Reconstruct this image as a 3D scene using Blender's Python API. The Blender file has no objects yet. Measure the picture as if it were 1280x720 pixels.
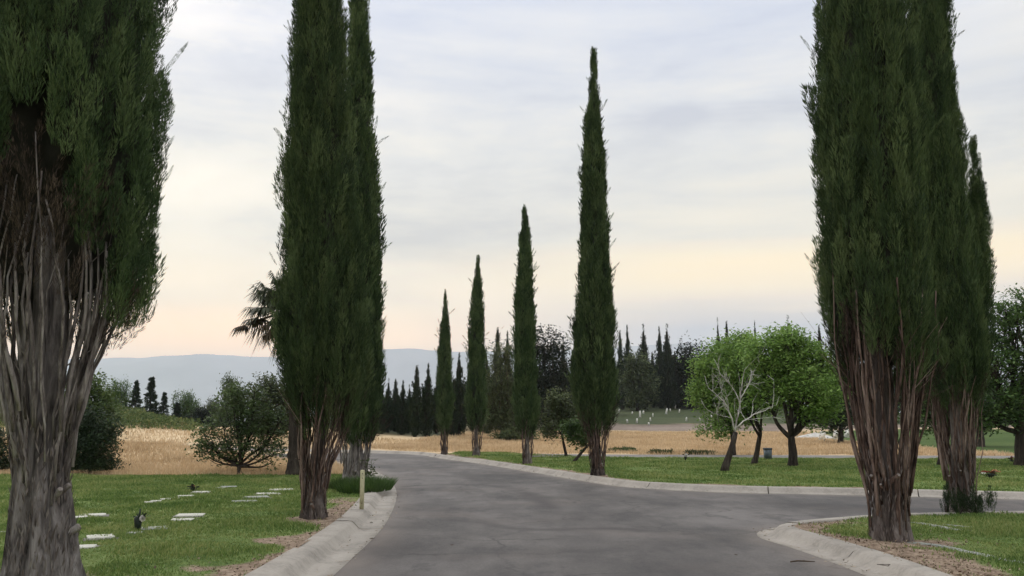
import bpy, math, random
import numpy as np
from mathutils import Vector
from mathutils.geometry import delaunay_2d_cdt

RS = np.random.RandomState(11)
random.seed(11)
scene = bpy.context.scene
col = scene.collection
R = math.radians
pi = math.pi

# ------------------------------------------------------------------ camera
CAM_H = 1.5
F = 1100.0
PITCH = math.atan2(170.0, F)
CP, SP = math.cos(PITCH), math.sin(PITCH)
cam_d = bpy.data.cameras.new('camera')
cam_d.sensor_width = 36.0
cam_d.lens = 36.0 * F / 1280.0
cam_d.clip_start = 0.05
cam_d.clip_end = 40000
cam = bpy.data.objects.new('camera', cam_d)
cam.location = (0, 0, CAM_H)
cam.rotation_euler = (pi / 2 + PITCH, 0, 0)
col.objects.link(cam)
scene.camera = cam


def ray(px, py):
    u = (px - 640) / F
    v = (py - 360) / F
    return u, CP + v * SP, SP - v * CP


def gp(px, py, z=0.0):
    u, dy, dz = ray(px, py)
    t = (z - CAM_H) / dz
    return u * t, dy * t


def at(px, py, Y):
    u, dy, dz = ray(px, py)
    t = Y / dy
    return u * t, Y, CAM_H + dz * t


# ------------------------------------------------------------------ noise
def _h(ix, iy, iz):
    n = (ix * 374761393 + iy * 668265263 + iz * 2147483647 + 1274126177) & 0xFFFFFFFF
    n = ((n ^ (n >> 13)) * 1274126177) & 0xFFFFFFFF
    return ((n ^ (n >> 16)) & 0xFFFF) / 65535.0


def vnoise(x, y, z=0.0):
    x = np.asarray(x, float); y = np.asarray(y, float)
    z = np.zeros_like(x) + z
    ix = np.floor(x).astype(np.int64); iy = np.floor(y).astype(np.int64); iz = np.floor(z).astype(np.int64)
    fx = x - ix; fy = y - iy; fz = z - iz
    fx = fx * fx * (3 - 2 * fx); fy = fy * fy * (3 - 2 * fy); fz = fz * fz * (3 - 2 * fz)
    r = 0
    for a in (0, 1):
        for b in (0, 1):
            for c in (0, 1):
                w = (fx if a else 1 - fx) * (fy if b else 1 - fy) * (fz if c else 1 - fz)
                r = r + w * _h(ix + a, iy + b, iz + c)
    return r


def fbm(x, y, z=0.0, o=4):
    s = 0; a = 0.5; t = 0
    x = np.asarray(x, float); y = np.asarray(y, float); z = np.asarray(z, float)
    for k in range(o):
        s = s + a * vnoise(x + 17.3 * k, y - 9.1 * k, z); t += a
        a *= 0.5; x = x * 2.03; y = y * 2.03; z = z * 2.03
    return s / t


def ss(t):
    t = np.clip(t, 0, 1)
    return t * t * (3 - 2 * t)


# ------------------------------------------------------------------ mesh helpers
def raw_mesh(name, V, faces_list, mat=None, smooth=False):
    """faces_list: list of int arrays (n,k)."""
    V = np.asarray(V, np.float32).reshape(-1, 3)
    me = bpy.data.meshes.new(name)
    faces_list = [np.asarray(f, np.int32) for f in faces_list if len(f)]
    me.vertices.add(len(V))
    me.vertices.foreach_set('co', V.ravel())
    loops = np.concatenate([f.ravel() for f in faces_list])
    tot = np.concatenate([np.full(len(f), f.shape[1], np.int32) for f in faces_list])
    start = np.concatenate([[0], np.cumsum(tot)[:-1]]).astype(np.int32)
    me.loops.add(len(loops))
    me.loops.foreach_set('vertex_index', loops)
    me.polygons.add(len(tot))
    me.polygons.foreach_set('loop_start', start)
    me.polygons.foreach_set('loop_total', tot)
    if smooth:
        me.polygons.foreach_set('use_smooth', np.ones(len(tot), bool))
    me.update(calc_edges=True)
    if mat:
        me.materials.append(mat)
    return me


def link(name, me, parent=None, loc=None):
    o = bpy.data.objects.new(name, me)
    col.objects.link(o)
    if parent is not None:
        o.parent = parent
    if loc is not None:
        o.location = loc
    return o


def tag(o, label, cat, group=None):
    o['label'] = label
    o['category'] = cat
    if group:
        o['group'] = group
    return o


def thing(name, label, cat, loc, group=None, rz=0.0):
    o = bpy.data.objects.new(name, None)
    col.objects.link(o)
    o.location = loc
    o.rotation_euler = (0, 0, rz)
    o.empty_display_size = 0.2
    return tag(o, label, cat, group)


def structure(o):
    o['kind'] = 'structure'
    return o


def stuff(o):
    o['kind'] = 'stuff'
    return o


def copy_tree(o, parent=None):
    c = o.copy()
    col.objects.link(c)
    if parent is not None:
        c.parent = parent
    for ch in list(o.children):
        copy_tree(ch, c)
    return c


class MB:
    def __init__(s):
        s.V = []; s.Q = []; s.T = []; s.n = 0

    def add(s, V, Q=None, T=None):
        V = np.asarray(V, float).reshape(-1, 3)
        if Q is not None and len(Q):
            s.Q.append(np.asarray(Q, np.int32) + s.n)
        if T is not None and len(T):
            s.T.append(np.asarray(T, np.int32) + s.n)
        s.V.append(V); s.n += len(V)

    def mesh(s, name, mat, smooth=False):
        fl = []
        if s.Q: fl.append(np.concatenate(s.Q))
        if s.T: fl.append(np.concatenate(s.T))
        return raw_mesh(name, np.concatenate(s.V), fl, mat, smooth)

    def build(s, name, mat, parent=None, loc=None, smooth=False):
        return link(name, s.mesh(name, mat, smooth), parent, loc)


def tube(mb, pts, rad, n=6, cap=True, flute=None):
    pts = np.asarray(pts, float); rad = np.asarray(rad, float)
    m = len(pts)
    tan = np.gradient(pts, axis=0)
    tan /= np.linalg.norm(tan, axis=1)[:, None] + 1e-9
    ref = np.array([1.0, 0, 0]) if abs(tan[0][0]) < 0.8 else np.array([0, 1.0, 0])
    a = np.linspace(0, 2 * pi, n, endpoint=False)
    V = []
    for i in range(m):
        u = np.cross(tan[i], ref); u /= np.linalg.norm(u) + 1e-9
        w = np.cross(tan[i], u)
        rr = rad[i] * (np.ones(n) if flute is None else flute(i, a))
        V.append(pts[i] + (np.cos(a) * rr)[:, None] * u + (np.sin(a) * rr)[:, None] * w)
    V = np.concatenate(V)
    Q = []
    for i in range(m - 1):
        for k in range(n):
            k2 = (k + 1) % n
            Q.append((i * n + k, i * n + k2, (i + 1) * n + k2, (i + 1) * n + k))
    T = []
    if cap:
        V = np.concatenate([V, pts[:1], pts[-1:]])
        for k in range(n):
            k2 = (k + 1) % n
            T.append((m * n, k2, k)); T.append((m * n + 1, (m - 1) * n + k, (m - 1) * n + k2))
    mb.add(V, Q, T)


def box(mb, c, s, rz=0.0, bev=0.0):
    x, y, z = [k / 2 for k in s]
    b = bev
    ring = lambda x, y, z: [(-x, -y, z), (x, -y, z), (x, y, z), (-x, y, z)]
    V = np.array(ring(x, y, -z) + ring(x, y, z - b) + ring(x - b, y - b, z)) if b else np.array(ring(x, y, -z) + ring(x, y, z))
    Q = [(3, 2, 1, 0)]
    L = 3 if b else 2
    for l in range(L - 1):
        for k in range(4):
            k2 = (k + 1) % 4
            Q.append((l * 4 + k, l * 4 + k2, l * 4 + 4 + k2, l * 4 + 4 + k))
    t = (L - 1) * 4
    Q.append((t, t + 1, t + 2, t + 3))
    cs, sn = math.cos(rz), math.sin(rz)
    V = V @ np.array([[cs, sn, 0], [-sn, cs, 0], [0, 0, 1]]) + np.array(c)
    mb.add(V, Q)


def leaf_quads(P, D, S, l, w):
    """diamond leaves: base P, direction D, side S, length l, width w -> (N,4,3)"""
    l = np.asarray(l)[:, None]; w = np.asarray(w)[:, None]
    b = P
    m1 = P + D * l * 0.5 + S * w * 0.5
    m2 = P + D * l * 0.5 - S * w * 0.5
    t = P + D * l
    return np.stack([b, m1, t, m2], 1)


def quads_mesh(name, Q4, mat):
    n = len(Q4)
    return raw_mesh(name, Q4.reshape(-1, 3), [np.arange(n * 4).reshape(-1, 4)], mat)


def unit(v):
    return v / (np.linalg.norm(v, axis=-1, keepdims=True) + 1e-9)


def rand_dir(n, rs=RS):
    return unit(rs.normal(size=(n, 3)))


# ------------------------------------------------------------------ materials
def newmat(name):
    m = bpy.data.materials.new(name)
    m.use_nodes = True
    nt = m.node_tree
    nt.nodes.clear()
    out = nt.nodes.new('ShaderNodeOutputMaterial')
    b = nt.nodes.new('ShaderNodeBsdfPrincipled')
    nt.links.new(b.outputs[0], out.inputs[0])
    b.inputs['Roughness'].default_value = 0.8
    b.inputs['Specular IOR Level'].default_value = 0.25
    return m, nt, b, out


def nd(nt, t, **kw):
    n = nt.nodes.new(t)
    for k, v in kw.items():
        setattr(n, k, v)
    return n


def noise_n(nt, vec, scale, detail=4, rough=0.55, dist=0.0):
    n = nd(nt, 'ShaderNodeTexNoise')
    n.inputs['Scale'].default_value = scale
    n.inputs['Detail'].default_value = detail
    n.inputs['Roughness'].default_value = rough
    n.inputs['Distortion'].default_value = dist
    if vec is not None:
        nt.links.new(vec, n.inputs['Vector'])
    return n.outputs['Fac']


def ramp_n(nt, fac, stops):
    n = nd(nt, 'ShaderNodeValToRGB')
    cr = n.color_ramp
    while len(cr.elements) < len(stops):
        cr.elements.new(0.5)
    for e, (p, c) in zip(cr.elements, stops):
        e.position = p
        e.color = (*c, 1) if len(c) == 3 else c
    nt.links.new(fac, n.inputs[0])
    return n.outputs[0]


def maprange(nt, fac, a, b, c=0.0, d=1.0):
    n = nd(nt, 'ShaderNodeMapRange')
    for i, v in zip((1, 2, 3, 4), (a, b, c, d)):
        n.inputs[i].default_value = v
    nt.links.new(fac, n.inputs[0])
    return n.outputs[0]


def mix_n(nt, fac, a, b, mode='MIX'):
    n = nd(nt, 'ShaderNodeMix', data_type='RGBA', blend_type=mode)
    if isinstance(fac, (int, float)):
        n.inputs[0].default_value = fac
    else:
        nt.links.new(fac, n.inputs[0])
    for i, v in ((6, a), (7, b)):
        if isinstance(v, (tuple, list)):
            n.inputs[i].default_value = (*v, 1) if len(v) == 3 else v
        else:
            nt.links.new(v, n.inputs[i])
    return n.outputs[2]


def math_n(nt, op, a, b=None):
    n = nd(nt, 'ShaderNodeMath', operation=op)
    for i, v in ((0, a), (1, b)):
        if v is None: continue
        if isinstance(v, (int, float)):
            n.inputs[i].default_value = v
        else:
            nt.links.new(v, n.inputs[i])
    return n.outputs[0]


def pos_n(nt):
    return nd(nt, 'ShaderNodeNewGeometry').outputs['Position']


def obj_n(nt):
    return nd(nt, 'ShaderNodeTexCoord').outputs['Object']


def scaled(nt, vec, s):
    n = nd(nt, 'ShaderNodeMapping')
    n.inputs['Scale'].default_value = s
    nt.links.new(vec, n.inputs['Vector'])
    return n.outputs[0]


def attr_n(nt, name):
    return nd(nt, 'ShaderNodeAttribute', attribute_name=name).outputs['Fac']


def bump_n(nt, b, h, strength=0.4, dist=0.02):
    n = nd(nt, 'ShaderNodeBump')
    n.inputs['Strength'].default_value = strength
    n.inputs['Distance'].default_value = dist
    nt.links.new(h, n.inputs['Height'])
    nt.links.new(n.outputs[0], b.inputs['Normal'])


def mat_leaf(name, dark, mid, light, scale=1.2, transl=0.25, rough=0.7, spec=0.2, usepos=False, tone=False, vary=1.0):
    m, nt, b, out = newmat(name)
    vec = pos_n(nt) if usepos else obj_n(nt)
    rnd = nd(nt, 'ShaderNodeNewGeometry').outputs['Random Per Island']
    oi = nd(nt, 'ShaderNodeObjectInfo').outputs['Random']
    f = math_n(nt, 'ADD', math_n(nt, 'MULTIPLY', rnd, 0.5),
               math_n(nt, 'MULTIPLY', maprange(nt, noise_n(nt, vec, scale, 3), 0.3, 0.7), 0.5))
    if tone:
        st = noise_n(nt, scaled(nt, vec, (5.5, 5.5, 1.5)), 1.0, 3, 0.6)
        f = math_n(nt, 'ADD', math_n(nt, 'MULTIPLY', f, 0.25), math_n(nt, 'ADD', math_n(nt, 'MULTIPLY', attr_n(nt, 'tone'), 0.55),
                   math_n(nt, 'MULTIPLY', maprange(nt, st, 0.32, 0.68), 0.30)))
    c = ramp_n(nt, f, [(0.1, dark), (0.5, mid), (0.95, light)])
    hs = nd(nt, 'ShaderNodeHueSaturation')
    nt.links.new(c, hs.inputs['Color'])
    nt.links.new(maprange(nt, oi, 0, 1, 1 - 0.15 * vary, 1 + 0.15 * vary), hs.inputs['Value'])
    nt.links.new(maprange(nt, oi, 0, 1, 0.5 - 0.010 * vary, 0.5 + 0.012 * vary), hs.inputs['Hue'])
    c = hs.outputs[0]
    nt.links.new(c, b.inputs['Base Color'])
    b.inputs['Roughness'].default_value = rough
    b.inputs['Specular IOR Level'].default_value = spec
    if transl > 0:
        tr = nd(nt, 'ShaderNodeBsdfTranslucent')
        nt.links.new(c, tr.inputs[0])
        mx = nd(nt, 'ShaderNodeMixShader')
        mx.inputs[0].default_value = transl
        nt.links.new(b.outputs[0], mx.inputs[1]); nt.links.new(tr.outputs[0], mx.inputs[2])
        nt.links.new(mx.outputs[0], out.inputs[0])
    return m


def mat_bark(name, c0, c1, c2, s=(14, 14, 1.6), bump=0.6, k=1.0):
    m, nt, b, out = newmat(name)
    v = scaled(nt, obj_n(nt), s)
    n1 = noise_n(nt, v, 1.0 * k, 6, 0.65, 0.6)
    n2 = noise_n(nt, obj_n(nt), 2.2, 3)
    rnd = nd(nt, 'ShaderNodeObjectInfo').outputs['Random']
    f = math_n(nt, 'ADD', math_n(nt, 'MULTIPLY', maprange(nt, n1, 0.34, 0.68), 0.60),
               math_n(nt, 'ADD', math_n(nt, 'MULTIPLY', n2, 0.18), math_n(nt, 'MULTIPLY', rnd, 0.42)))
    c = ramp_n(nt, f, [(0.22, c0), (0.55, c1), (0.98, c2)])
    nt.links.new(c, b.inputs['Base Color'])
    b.inputs['Roughness'].default_value = 0.9
    b.inputs['Specular IOR Level'].default_value = 0.12
    bump_n(nt, b, n1, bump, 0.03)
    return m


def mat_simple(name, c, var=0.25, scale=6.0, rough=0.8, bump=0.15):
    m, nt, b, out = newmat(name)
    n = noise_n(nt, obj_n(nt), scale, 5, 0.6)
    lo = tuple(x * (1 - var) for x in c); hi = tuple(min(1, x * (1 + var)) for x in c)
    nt.links.new(ramp_n(nt, n, [(0.3, lo), (0.7, hi)]), b.inputs['Base Color'])
    b.inputs['Roughness'].default_value = rough
    bump_n(nt, b, n, bump, 0.01)
    return m


M = {}
M['cyp'] = mat_leaf('cypress_leaf', (0.014, 0.027, 0.012), (0.056, 0.092, 0.034), (0.145, 0.195, 0.078), 1.3, 0.12, 0.75, 0.15, tone=True, vary=0.4)
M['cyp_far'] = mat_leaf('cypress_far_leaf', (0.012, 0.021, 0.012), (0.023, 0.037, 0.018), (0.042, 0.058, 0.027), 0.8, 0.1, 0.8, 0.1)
M['cyp_core'] = mat_simple('cypress_shade_core', (0.020, 0.020, 0.014), 0.4, 5, 0.95)  # near-black filler colour, shade painted in behind the plumes
M['dead'] = mat_leaf('dead_cypress_twigs', (0.020, 0.015, 0.012), (0.050, 0.037, 0.028), (0.12, 0.088, 0.066), 2, 0.0, 0.9, 0.1)
M['bark'] = mat_bark('cypress_bark', (0.040, 0.034, 0.030), (0.175, 0.152, 0.138), (0.40, 0.37, 0.34), (16, 16, 3.2), 0.9)
M['bark_red'] = mat_bark('cypress_bark_red', (0.026, 0.017, 0.013), (0.125, 0.084, 0.067), (0.32, 0.245, 0.205), (16, 16, 3.2), 0.9)
M['bole'] = mat_bark('cypress_bole', (0.020, 0.016, 0.014), (0.105, 0.085, 0.075), (0.29, 0.255, 0.235), (11, 11, 1.6), 1.0)
M['bole_grey'] = mat_bark('grey_cypress_bole', (0.030, 0.026, 0.024), (0.160, 0.142, 0.132), (0.38, 0.355, 0.335), (11, 11, 1.8), 1.0)
M['shred'] = mat_leaf('shaggy_bark', (0.045, 0.036, 0.031), (0.125, 0.102, 0.090), (0.30, 0.265, 0.245), 4, 0.0, 0.9, 0.1)
M['cut'] = mat_simple('sawn_wood', (0.20, 0.175, 0.155), 0.5, 14, 0.9)
M['bark_dark'] = mat_bark('dark_bark', (0.012, 0.010, 0.009), (0.040, 0.032, 0.026), (0.09, 0.075, 0.06), (12, 12, 2.5), 0.5)
M['bark_dead'] = mat_bark('bleached_wood', (0.22, 0.20, 0.18), (0.50, 0.47, 0.44), (0.70, 0.67, 0.63), (16, 16, 3.0), 0.5)
M['leaf_green'] = mat_leaf('broad_leaf_bright', (0.060, 0.112, 0.020), (0.155, 0.265, 0.055), (0.31, 0.43, 0.12), 1.0, 0.38, 0.6, 0.25, vary=0.15)
M['leaf_mid'] = mat_leaf('broad_leaf_mid', (0.036, 0.070, 0.019), (0.080, 0.138, 0.038), (0.155, 0.225, 0.070), 1.0, 0.3, 0.6, 0.25)
M['leaf_dark'] = mat_leaf('broad_leaf_dark', (0.016, 0.027, 0.013), (0.030, 0.048, 0.020), (0.058, 0.082, 0.034), 0.8, 0.2, 0.65, 0.2)
M['leaf_low'] = mat_leaf('broad_leaf_low', (0.032, 0.056, 0.020), (0.080, 0.120, 0.042), (0.16, 0.21, 0.08), 0.9, 0.3, 0.6, 0.25)
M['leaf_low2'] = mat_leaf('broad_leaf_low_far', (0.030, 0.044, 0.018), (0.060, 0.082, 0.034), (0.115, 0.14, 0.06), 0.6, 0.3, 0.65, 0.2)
M['leaf_bright'] = mat_leaf('broad_leaf_fresh', (0.075, 0.135, 0.024), (0.19, 0.32, 0.07), (0.36, 0.48, 0.15), 1.0, 0.42, 0.6, 0.25, vary=0.1)
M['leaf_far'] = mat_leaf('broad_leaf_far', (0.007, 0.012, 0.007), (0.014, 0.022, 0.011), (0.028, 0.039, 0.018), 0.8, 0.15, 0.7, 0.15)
M['leaf_olive'] = mat_leaf('broad_leaf_olive', (0.038, 0.054, 0.022), (0.080, 0.104, 0.042), (0.15, 0.175, 0.075), 0.7, 0.25, 0.65, 0.2)
M['leaf_weed'] = mat_leaf('weed_leaf', (0.045, 0.072, 0.024), (0.110, 0.150, 0.050), (0.26, 0.25, 0.09), 0.6, 0.25, 0.7, 0.2, True)
M['palm_leaf'] = mat_leaf('palm_leaf', (0.018, 0.026, 0.012), (0.038, 0.050, 0.022), (0.075, 0.085, 0.04), 1.5, 0.2, 0.55, 0.3)
M['palm_dead'] = mat_leaf('palm_dead_leaf', (0.035, 0.026, 0.017), (0.07, 0.052, 0.034), (0.12, 0.09, 0.06), 1.5, 0.1, 0.8, 0.1)
M['grass'] = mat_leaf('lawn_blade', (0.068, 0.122, 0.028), (0.158, 0.220, 0.058), (0.38, 0.37, 0.15), 0.6, 0.3, 0.6, 0.2, True)
M['grass_tall'] = mat_leaf('tall_grass_blade', (0.030, 0.060, 0.016), (0.060, 0.105, 0.026), (0.11, 0.16, 0.045), 1.5, 0.3, 0.6, 0.2, True)
M['straw'] = mat_leaf('dry_grass_blade', (0.40, 0.295, 0.17), (0.59, 0.45, 0.275), (0.74, 0.60, 0.40), 0.30, 0.2, 0.8, 0.1, True)


def mat_ground():
    m, nt, b, out = newmat('open_ground')
    p = pos_n(nt)
    big = noise_n(nt, scaled(nt, p, (0.05, 0.16, 0.1)), 1, 5, 0.6)
    fine = noise_n(nt, p, 2.2, 6, 0.65)
    vf = noise_n(nt, p, 14, 3, 0.6)
    f = math_n(nt, 'ADD', math_n(nt, 'MULTIPLY', big, 0.55), math_n(nt, 'ADD', math_n(nt, 'MULTIPLY', fine, 0.3), math_n(nt, 'MULTIPLY', vf, 0.15)))
    tan = ramp_n(nt, f, [(0.36, (0.33, 0.22, 0.125)), (0.5, (0.57, 0.43, 0.26)), (0.63, (0.72, 0.58, 0.39))])
    grn = ramp_n(nt, f, [(0.35, (0.030, 0.052, 0.014)), (0.5, (0.062, 0.098, 0.026)), (0.68, (0.115, 0.14, 0.045))])
    soil = ramp_n(nt, f, [(0.35, (0.15, 0.115, 0.09)), (0.5, (0.22, 0.175, 0.14)), (0.68, (0.31, 0.255, 0.21))])
    scrub = ramp_n(nt, f, [(0.35, (0.035, 0.045, 0.025)), (0.65, (0.085, 0.09, 0.05))])
    c = mix_n(nt, attr_n(nt, 'green'), tan, grn)
    c = mix_n(nt, attr_n(nt, 'soil'), c, soil)
    c = mix_n(nt, attr_n(nt, 'scrub'), c, scrub)
    nt.links.new(c, b.inputs['Base Color'])
    b.inputs['Roughness'].default_value = 0.95
    b.inputs['Specular IOR Level'].default_value = 0.1
    bump_n(nt, b, fine, 0.6, 0.08)
    return m


def mat_lawn():
    m, nt, b, out = newmat('lawn_ground')
    p = pos_n(nt)
    big = noise_n(nt, p, 0.5, 4, 0.6)
    fine = noise_n(nt, p, 7, 6, 0.7)
    f = math_n(nt, 'ADD', math_n(nt, 'MULTIPLY', big, 0.5), math_n(nt, 'MULTIPLY', fine, 0.5))
    g = ramp_n(nt, f, [(0.36, (0.060, 0.098, 0.026)), (0.5, (0.125, 0.178, 0.050)), (0.66, (0.23, 0.245, 0.10))])
    mott = noise_n(nt, scaled(nt, p, (1.0, 1.0, 1.0)), 2.6, 4, 0.65)
    d = ramp_n(nt, fine, [(0.3, (0.13, 0.092, 0.066)), (0.5, (0.245, 0.18, 0.13)), (0.7, (0.38, 0.30, 0.22))])
    c = mix_n(nt, maprange(nt, math_n(nt, 'ADD', attr_n(nt, 'dirt'), math_n(nt, 'MULTIPLY', math_n(nt, 'SUBTRACT', mott, 0.5), 1.1)), 0.35, 0.65), g, d)
    nt.links.new(c, b.inputs['Base Color'])
    b.inputs['Roughness'].default_value = 0.95
    b.inputs['Specular IOR Level'].default_value = 0.1
    bump_n(nt, b, fine, 0.7, 0.04)
    return m


def mat_road():
    m, nt, b, out = newmat('asphalt')
    p = pos_n(nt)
    big = noise_n(nt, scaled(nt, p, (0.35, 0.22, 1)), 1.0, 5, 0.62, 0.6)
    mid = noise_n(nt, scaled(nt, p, (2.5, 0.9, 1)), 1.0, 5, 0.6)
    grit = noise_n(nt, p, 38, 4, 0.75)
    f = math_n(nt, 'ADD', math_n(nt, 'MULTIPLY', big, 0.52), math_n(nt, 'ADD', math_n(nt, 'MULTIPLY', mid, 0.22), math_n(nt, 'MULTIPLY', grit, 0.26)))
    c = ramp_n(nt, f, [(0.40, (0.052, 0.048, 0.046)), (0.5, (0.102, 0.092, 0.085)), (0.61, (0.160, 0.146, 0.135))])
    bl = noise_n(nt, p, 0.45, 3)
    c = mix_n(nt, maprange(nt, bl, 0.52, 0.72, 0, 0.5), c, (0.125, 0.102, 0.088))
    st = noise_n(nt, scaled(nt, p, (0.9, 0.5, 1)), 1.7, 4, 0.7)
    c = mix_n(nt, maprange(nt, st, 0.54, 0.68, 0, 0.65), c, (0.050, 0.046, 0.045))
    # tiny hairline cracks
    vo = nd(nt, 'ShaderNodeTexVoronoi', feature='DISTANCE_TO_EDGE')
    vo.inputs['Scale'].default_value = 0.55
    w = nd(nt, 'ShaderNodeVectorMath', operation='ADD')
    nz = nd(nt, 'ShaderNodeTexNoise'); nz.inputs['Scale'].default_value = 1.3; nz.inputs['Detail'].default_value = 5
    nt.links.new(p, nz.inputs['Vector'])
    nt.links.new(p, w.inputs[0]); nt.links.new(nz.outputs['Color'], w.inputs[1])
    nt.links.new(w.outputs[0], vo.inputs['Vector'])
    cr = math_n(nt, 'MULTIPLY', maprange(nt, vo.outputs['Distance'], 0.0, 0.020, 1, 0), maprange(nt, noise_n(nt, p, 0.33, 2), 0.44, 0.58, 0, 0.75))
    c = mix_n(nt, cr, c, (0.035, 0.032, 0.030))
    c = mix_n(nt, attr_n(nt, 'seam'), c, (0.055, 0.048, 0.046))
    c = mix_n(nt, attr_n(nt, 'dust'), c, (0.27, 0.225, 0.185))
    nt.links.new(c, b.inputs['Base Color'])
    b.inputs['Roughness'].default_value = 0.78
    b.inputs['Specular IOR Level'].default_value = 0.3
    bump_n(nt, b, grit, 0.5, 0.006)
    return m


def mat_concrete(name, base=(0.36, 0.335, 0.30)):
    m, nt, b, out = newmat(name)
    p = pos_n(nt)
    n1 = noise_n(nt, p, 1.6, 6, 0.65, 0.5)
    n2 = noise_n(nt, p, 22, 4, 0.6)
    f = math_n(nt, 'ADD', math_n(nt, 'MULTIPLY', n1, 0.7), math_n(nt, 'MULTIPLY', n2, 0.3))
    c = ramp_n(nt, f, [(0.32, tuple(x * 0.62 for x in base)), (0.5, base), (0.68, tuple(x * 1.22 for x in base))])
    st = noise_n(nt, p, 3.1, 5, 0.7)
    c = mix_n(nt, maprange(nt, st, 0.60, 0.75, 0, 0.55), c, (0.13, 0.11, 0.09))
    nt.links.new(c, b.inputs['Base Color'])
    b.inputs['Roughness'].default_value = 0.88
    bump_n(nt, b, n2, 0.3, 0.006)
    return m


M['ground'] = mat_ground()
M['lawn'] = mat_lawn()
M['road'] = mat_road()
M['kerb'] = mat_concrete('kerb_concrete', (0.325, 0.295, 0.255))
M['lane'] = mat_concrete('lane_concrete', (0.20, 0.185, 0.165))
M['marker'] = mat_simple('pale_marker_stone', (0.50, 0.49, 0.42), 0.2, 9, 0.7)
M['marker_grey'] = mat_simple('grey_marker_stone', (0.28, 0.29, 0.25), 0.3, 9, 0.7)
M['white_stone'] = mat_simple('white_upright_stone', (0.72, 0.70, 0.64), 0.15, 6, 0.7)
M['post'] = mat_simple('weathered_pale_paint', (0.55, 0.52, 0.33), 0.25, 12, 0.75)
M['bin'] = mat_simple('grey_blue_plastic', (0.10, 0.125, 0.14), 0.2, 6, 0.5)
M['bin_lid'] = mat_simple('dark_plastic', (0.05, 0.06, 0.07), 0.2, 6, 0.5)
M['vase'] = mat_simple('dark_green_metal', (0.018, 0.026, 0.020), 0.3, 8, 0.5)
M['petal_w'] = mat_simple('white_petal', (0.75, 0.72, 0.68), 0.15, 8, 0.6)
M['petal_r'] = mat_simple('red_petal', (0.34, 0.07, 0.045), 0.4, 8, 0.6)
M['petal_p'] = mat_simple('orange_petal', (0.55, 0.30, 0.17), 0.4, 8, 0.6)
M['gravel'] = mat_simple('white_gravel', (0.48, 0.46, 0.42), 0.2, 3, 0.9, 0.6)
M['mark'] = mat_simple('dark_stamp', (0.12, 0.105, 0.09), 0.2, 20, 0.9)
M['leaf_dry'] = mat_simple('dry_leaf', (0.06, 0.04, 0.025), 0.4, 20, 0.8)


# ------------------------------------------------------------------ plan of the place
def smooth_line(P, step=0.5):
    P = np.asarray(P, float)
    Q = np.concatenate([[2 * P[0] - P[1]], P, [2 * P[-1] - P[-2]]])
    out = []
    for i in range(1, len(Q) - 2):
        p0, p1, p2, p3 = Q[i - 1], Q[i], Q[i + 1], Q[i + 2]
        n = max(2, int(np.linalg.norm(p2 - p1) / 0.1))
        t = np.linspace(0, 1, n, endpoint=False)[:, None]
        out.append(0.5 * ((2 * p1) + (-p0 + p2) * t + (2 * p0 - 5 * p1 + 4 * p2 - p3) * t ** 2 + (-p0 + 3 * p1 - 3 * p2 + p3) * t ** 3))
    out.append(P[-1:])
    C = np.concatenate(out)
    d = np.concatenate([[0], np.cumsum(np.linalg.norm(np.diff(C, axis=0), axis=1))])
    n = max(2, int(round(d[-1] / step)) + 1)
    s = np.linspace(0, d[-1], n)
    return np.stack([np.interp(s, d, C[:, 0]), np.interp(s, d, C[:, 1])], 1)


def normals2(P):
    t = np.gradient(P, axis=0)
    t /= np.linalg.norm(t, axis=1)[:, None] + 1e-9
    return np.stack([-t[:, 1], t[:, 0]], 1)      # to the left of travel


left_edge = smooth_line([(-1.75, -8), (-1.78, 0), (-1.80, 6)] + [gp(*p) for p in
            [(417, 720), (439, 700), (465, 675), (484, 652), (494.5, 628), (495, 613), (487, 600), (476, 593), (461, 586)]] +
            [(-6.4, 33.4), (-9.4, 37.0), (-14, 41), (-24, 46.5)])
island_edge = smooth_line([(-3.7, 40.9)] + [gp(*p) for p in [(562, 575), (600, 580), (660, 590), (735, 603), (790, 610), (900, 616)]] +
                          [(7.0, 19.15), (10.2, 18.0), (16, 16.0), (30, 11.5)])
far_edge = smooth_line([(-3.7, 40.9), (-4.3, 43.2), (-5.9, 45.4), (-9, 47.4), (-14, 50), (-24, 55)])
pen_edge = smooth_line([(3.35, -8), (3.42, 0), (3.48, 6), (3.52, 9.1)] + [(3.42, 11.0), (3.30, 12.15), (3.62, 12.95), (4.5, 13.6), (6.0, 14.35), (8.5, 14.75), (12, 14.0), (20, 11.5), (30, 8.3)])

road_poly = np.concatenate([left_edge, far_edge[::-1], island_edge[1:], pen_edge[::-1]])
lane_c = smooth_line([(0.8, 40.0), (4, 39.4), (12, 38.4), (25, 37.2), (50, 35)], 1.0)
lane_n = normals2(lane_c)
lane_poly = np.concatenate([lane_c + lane_n * 1.7, (lane_c - lane_n * 1.7)[::-1]])


def in_poly(x, y, P):
    x = np.asarray(x, float); y = np.asarray(y, float)
    c = np.zeros(x.shape, bool)
    n = len(P)
    j = n - 1
    for i in range(n):
        xi, yi = P[i]; xj, yj = P[j]
        if yi != yj:
            k = ((yi > y) != (yj > y)) & (x < (xj - xi) * (y - yi) / (yj - yi) + xi)
            c ^= k
        j = i
    return c


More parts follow.
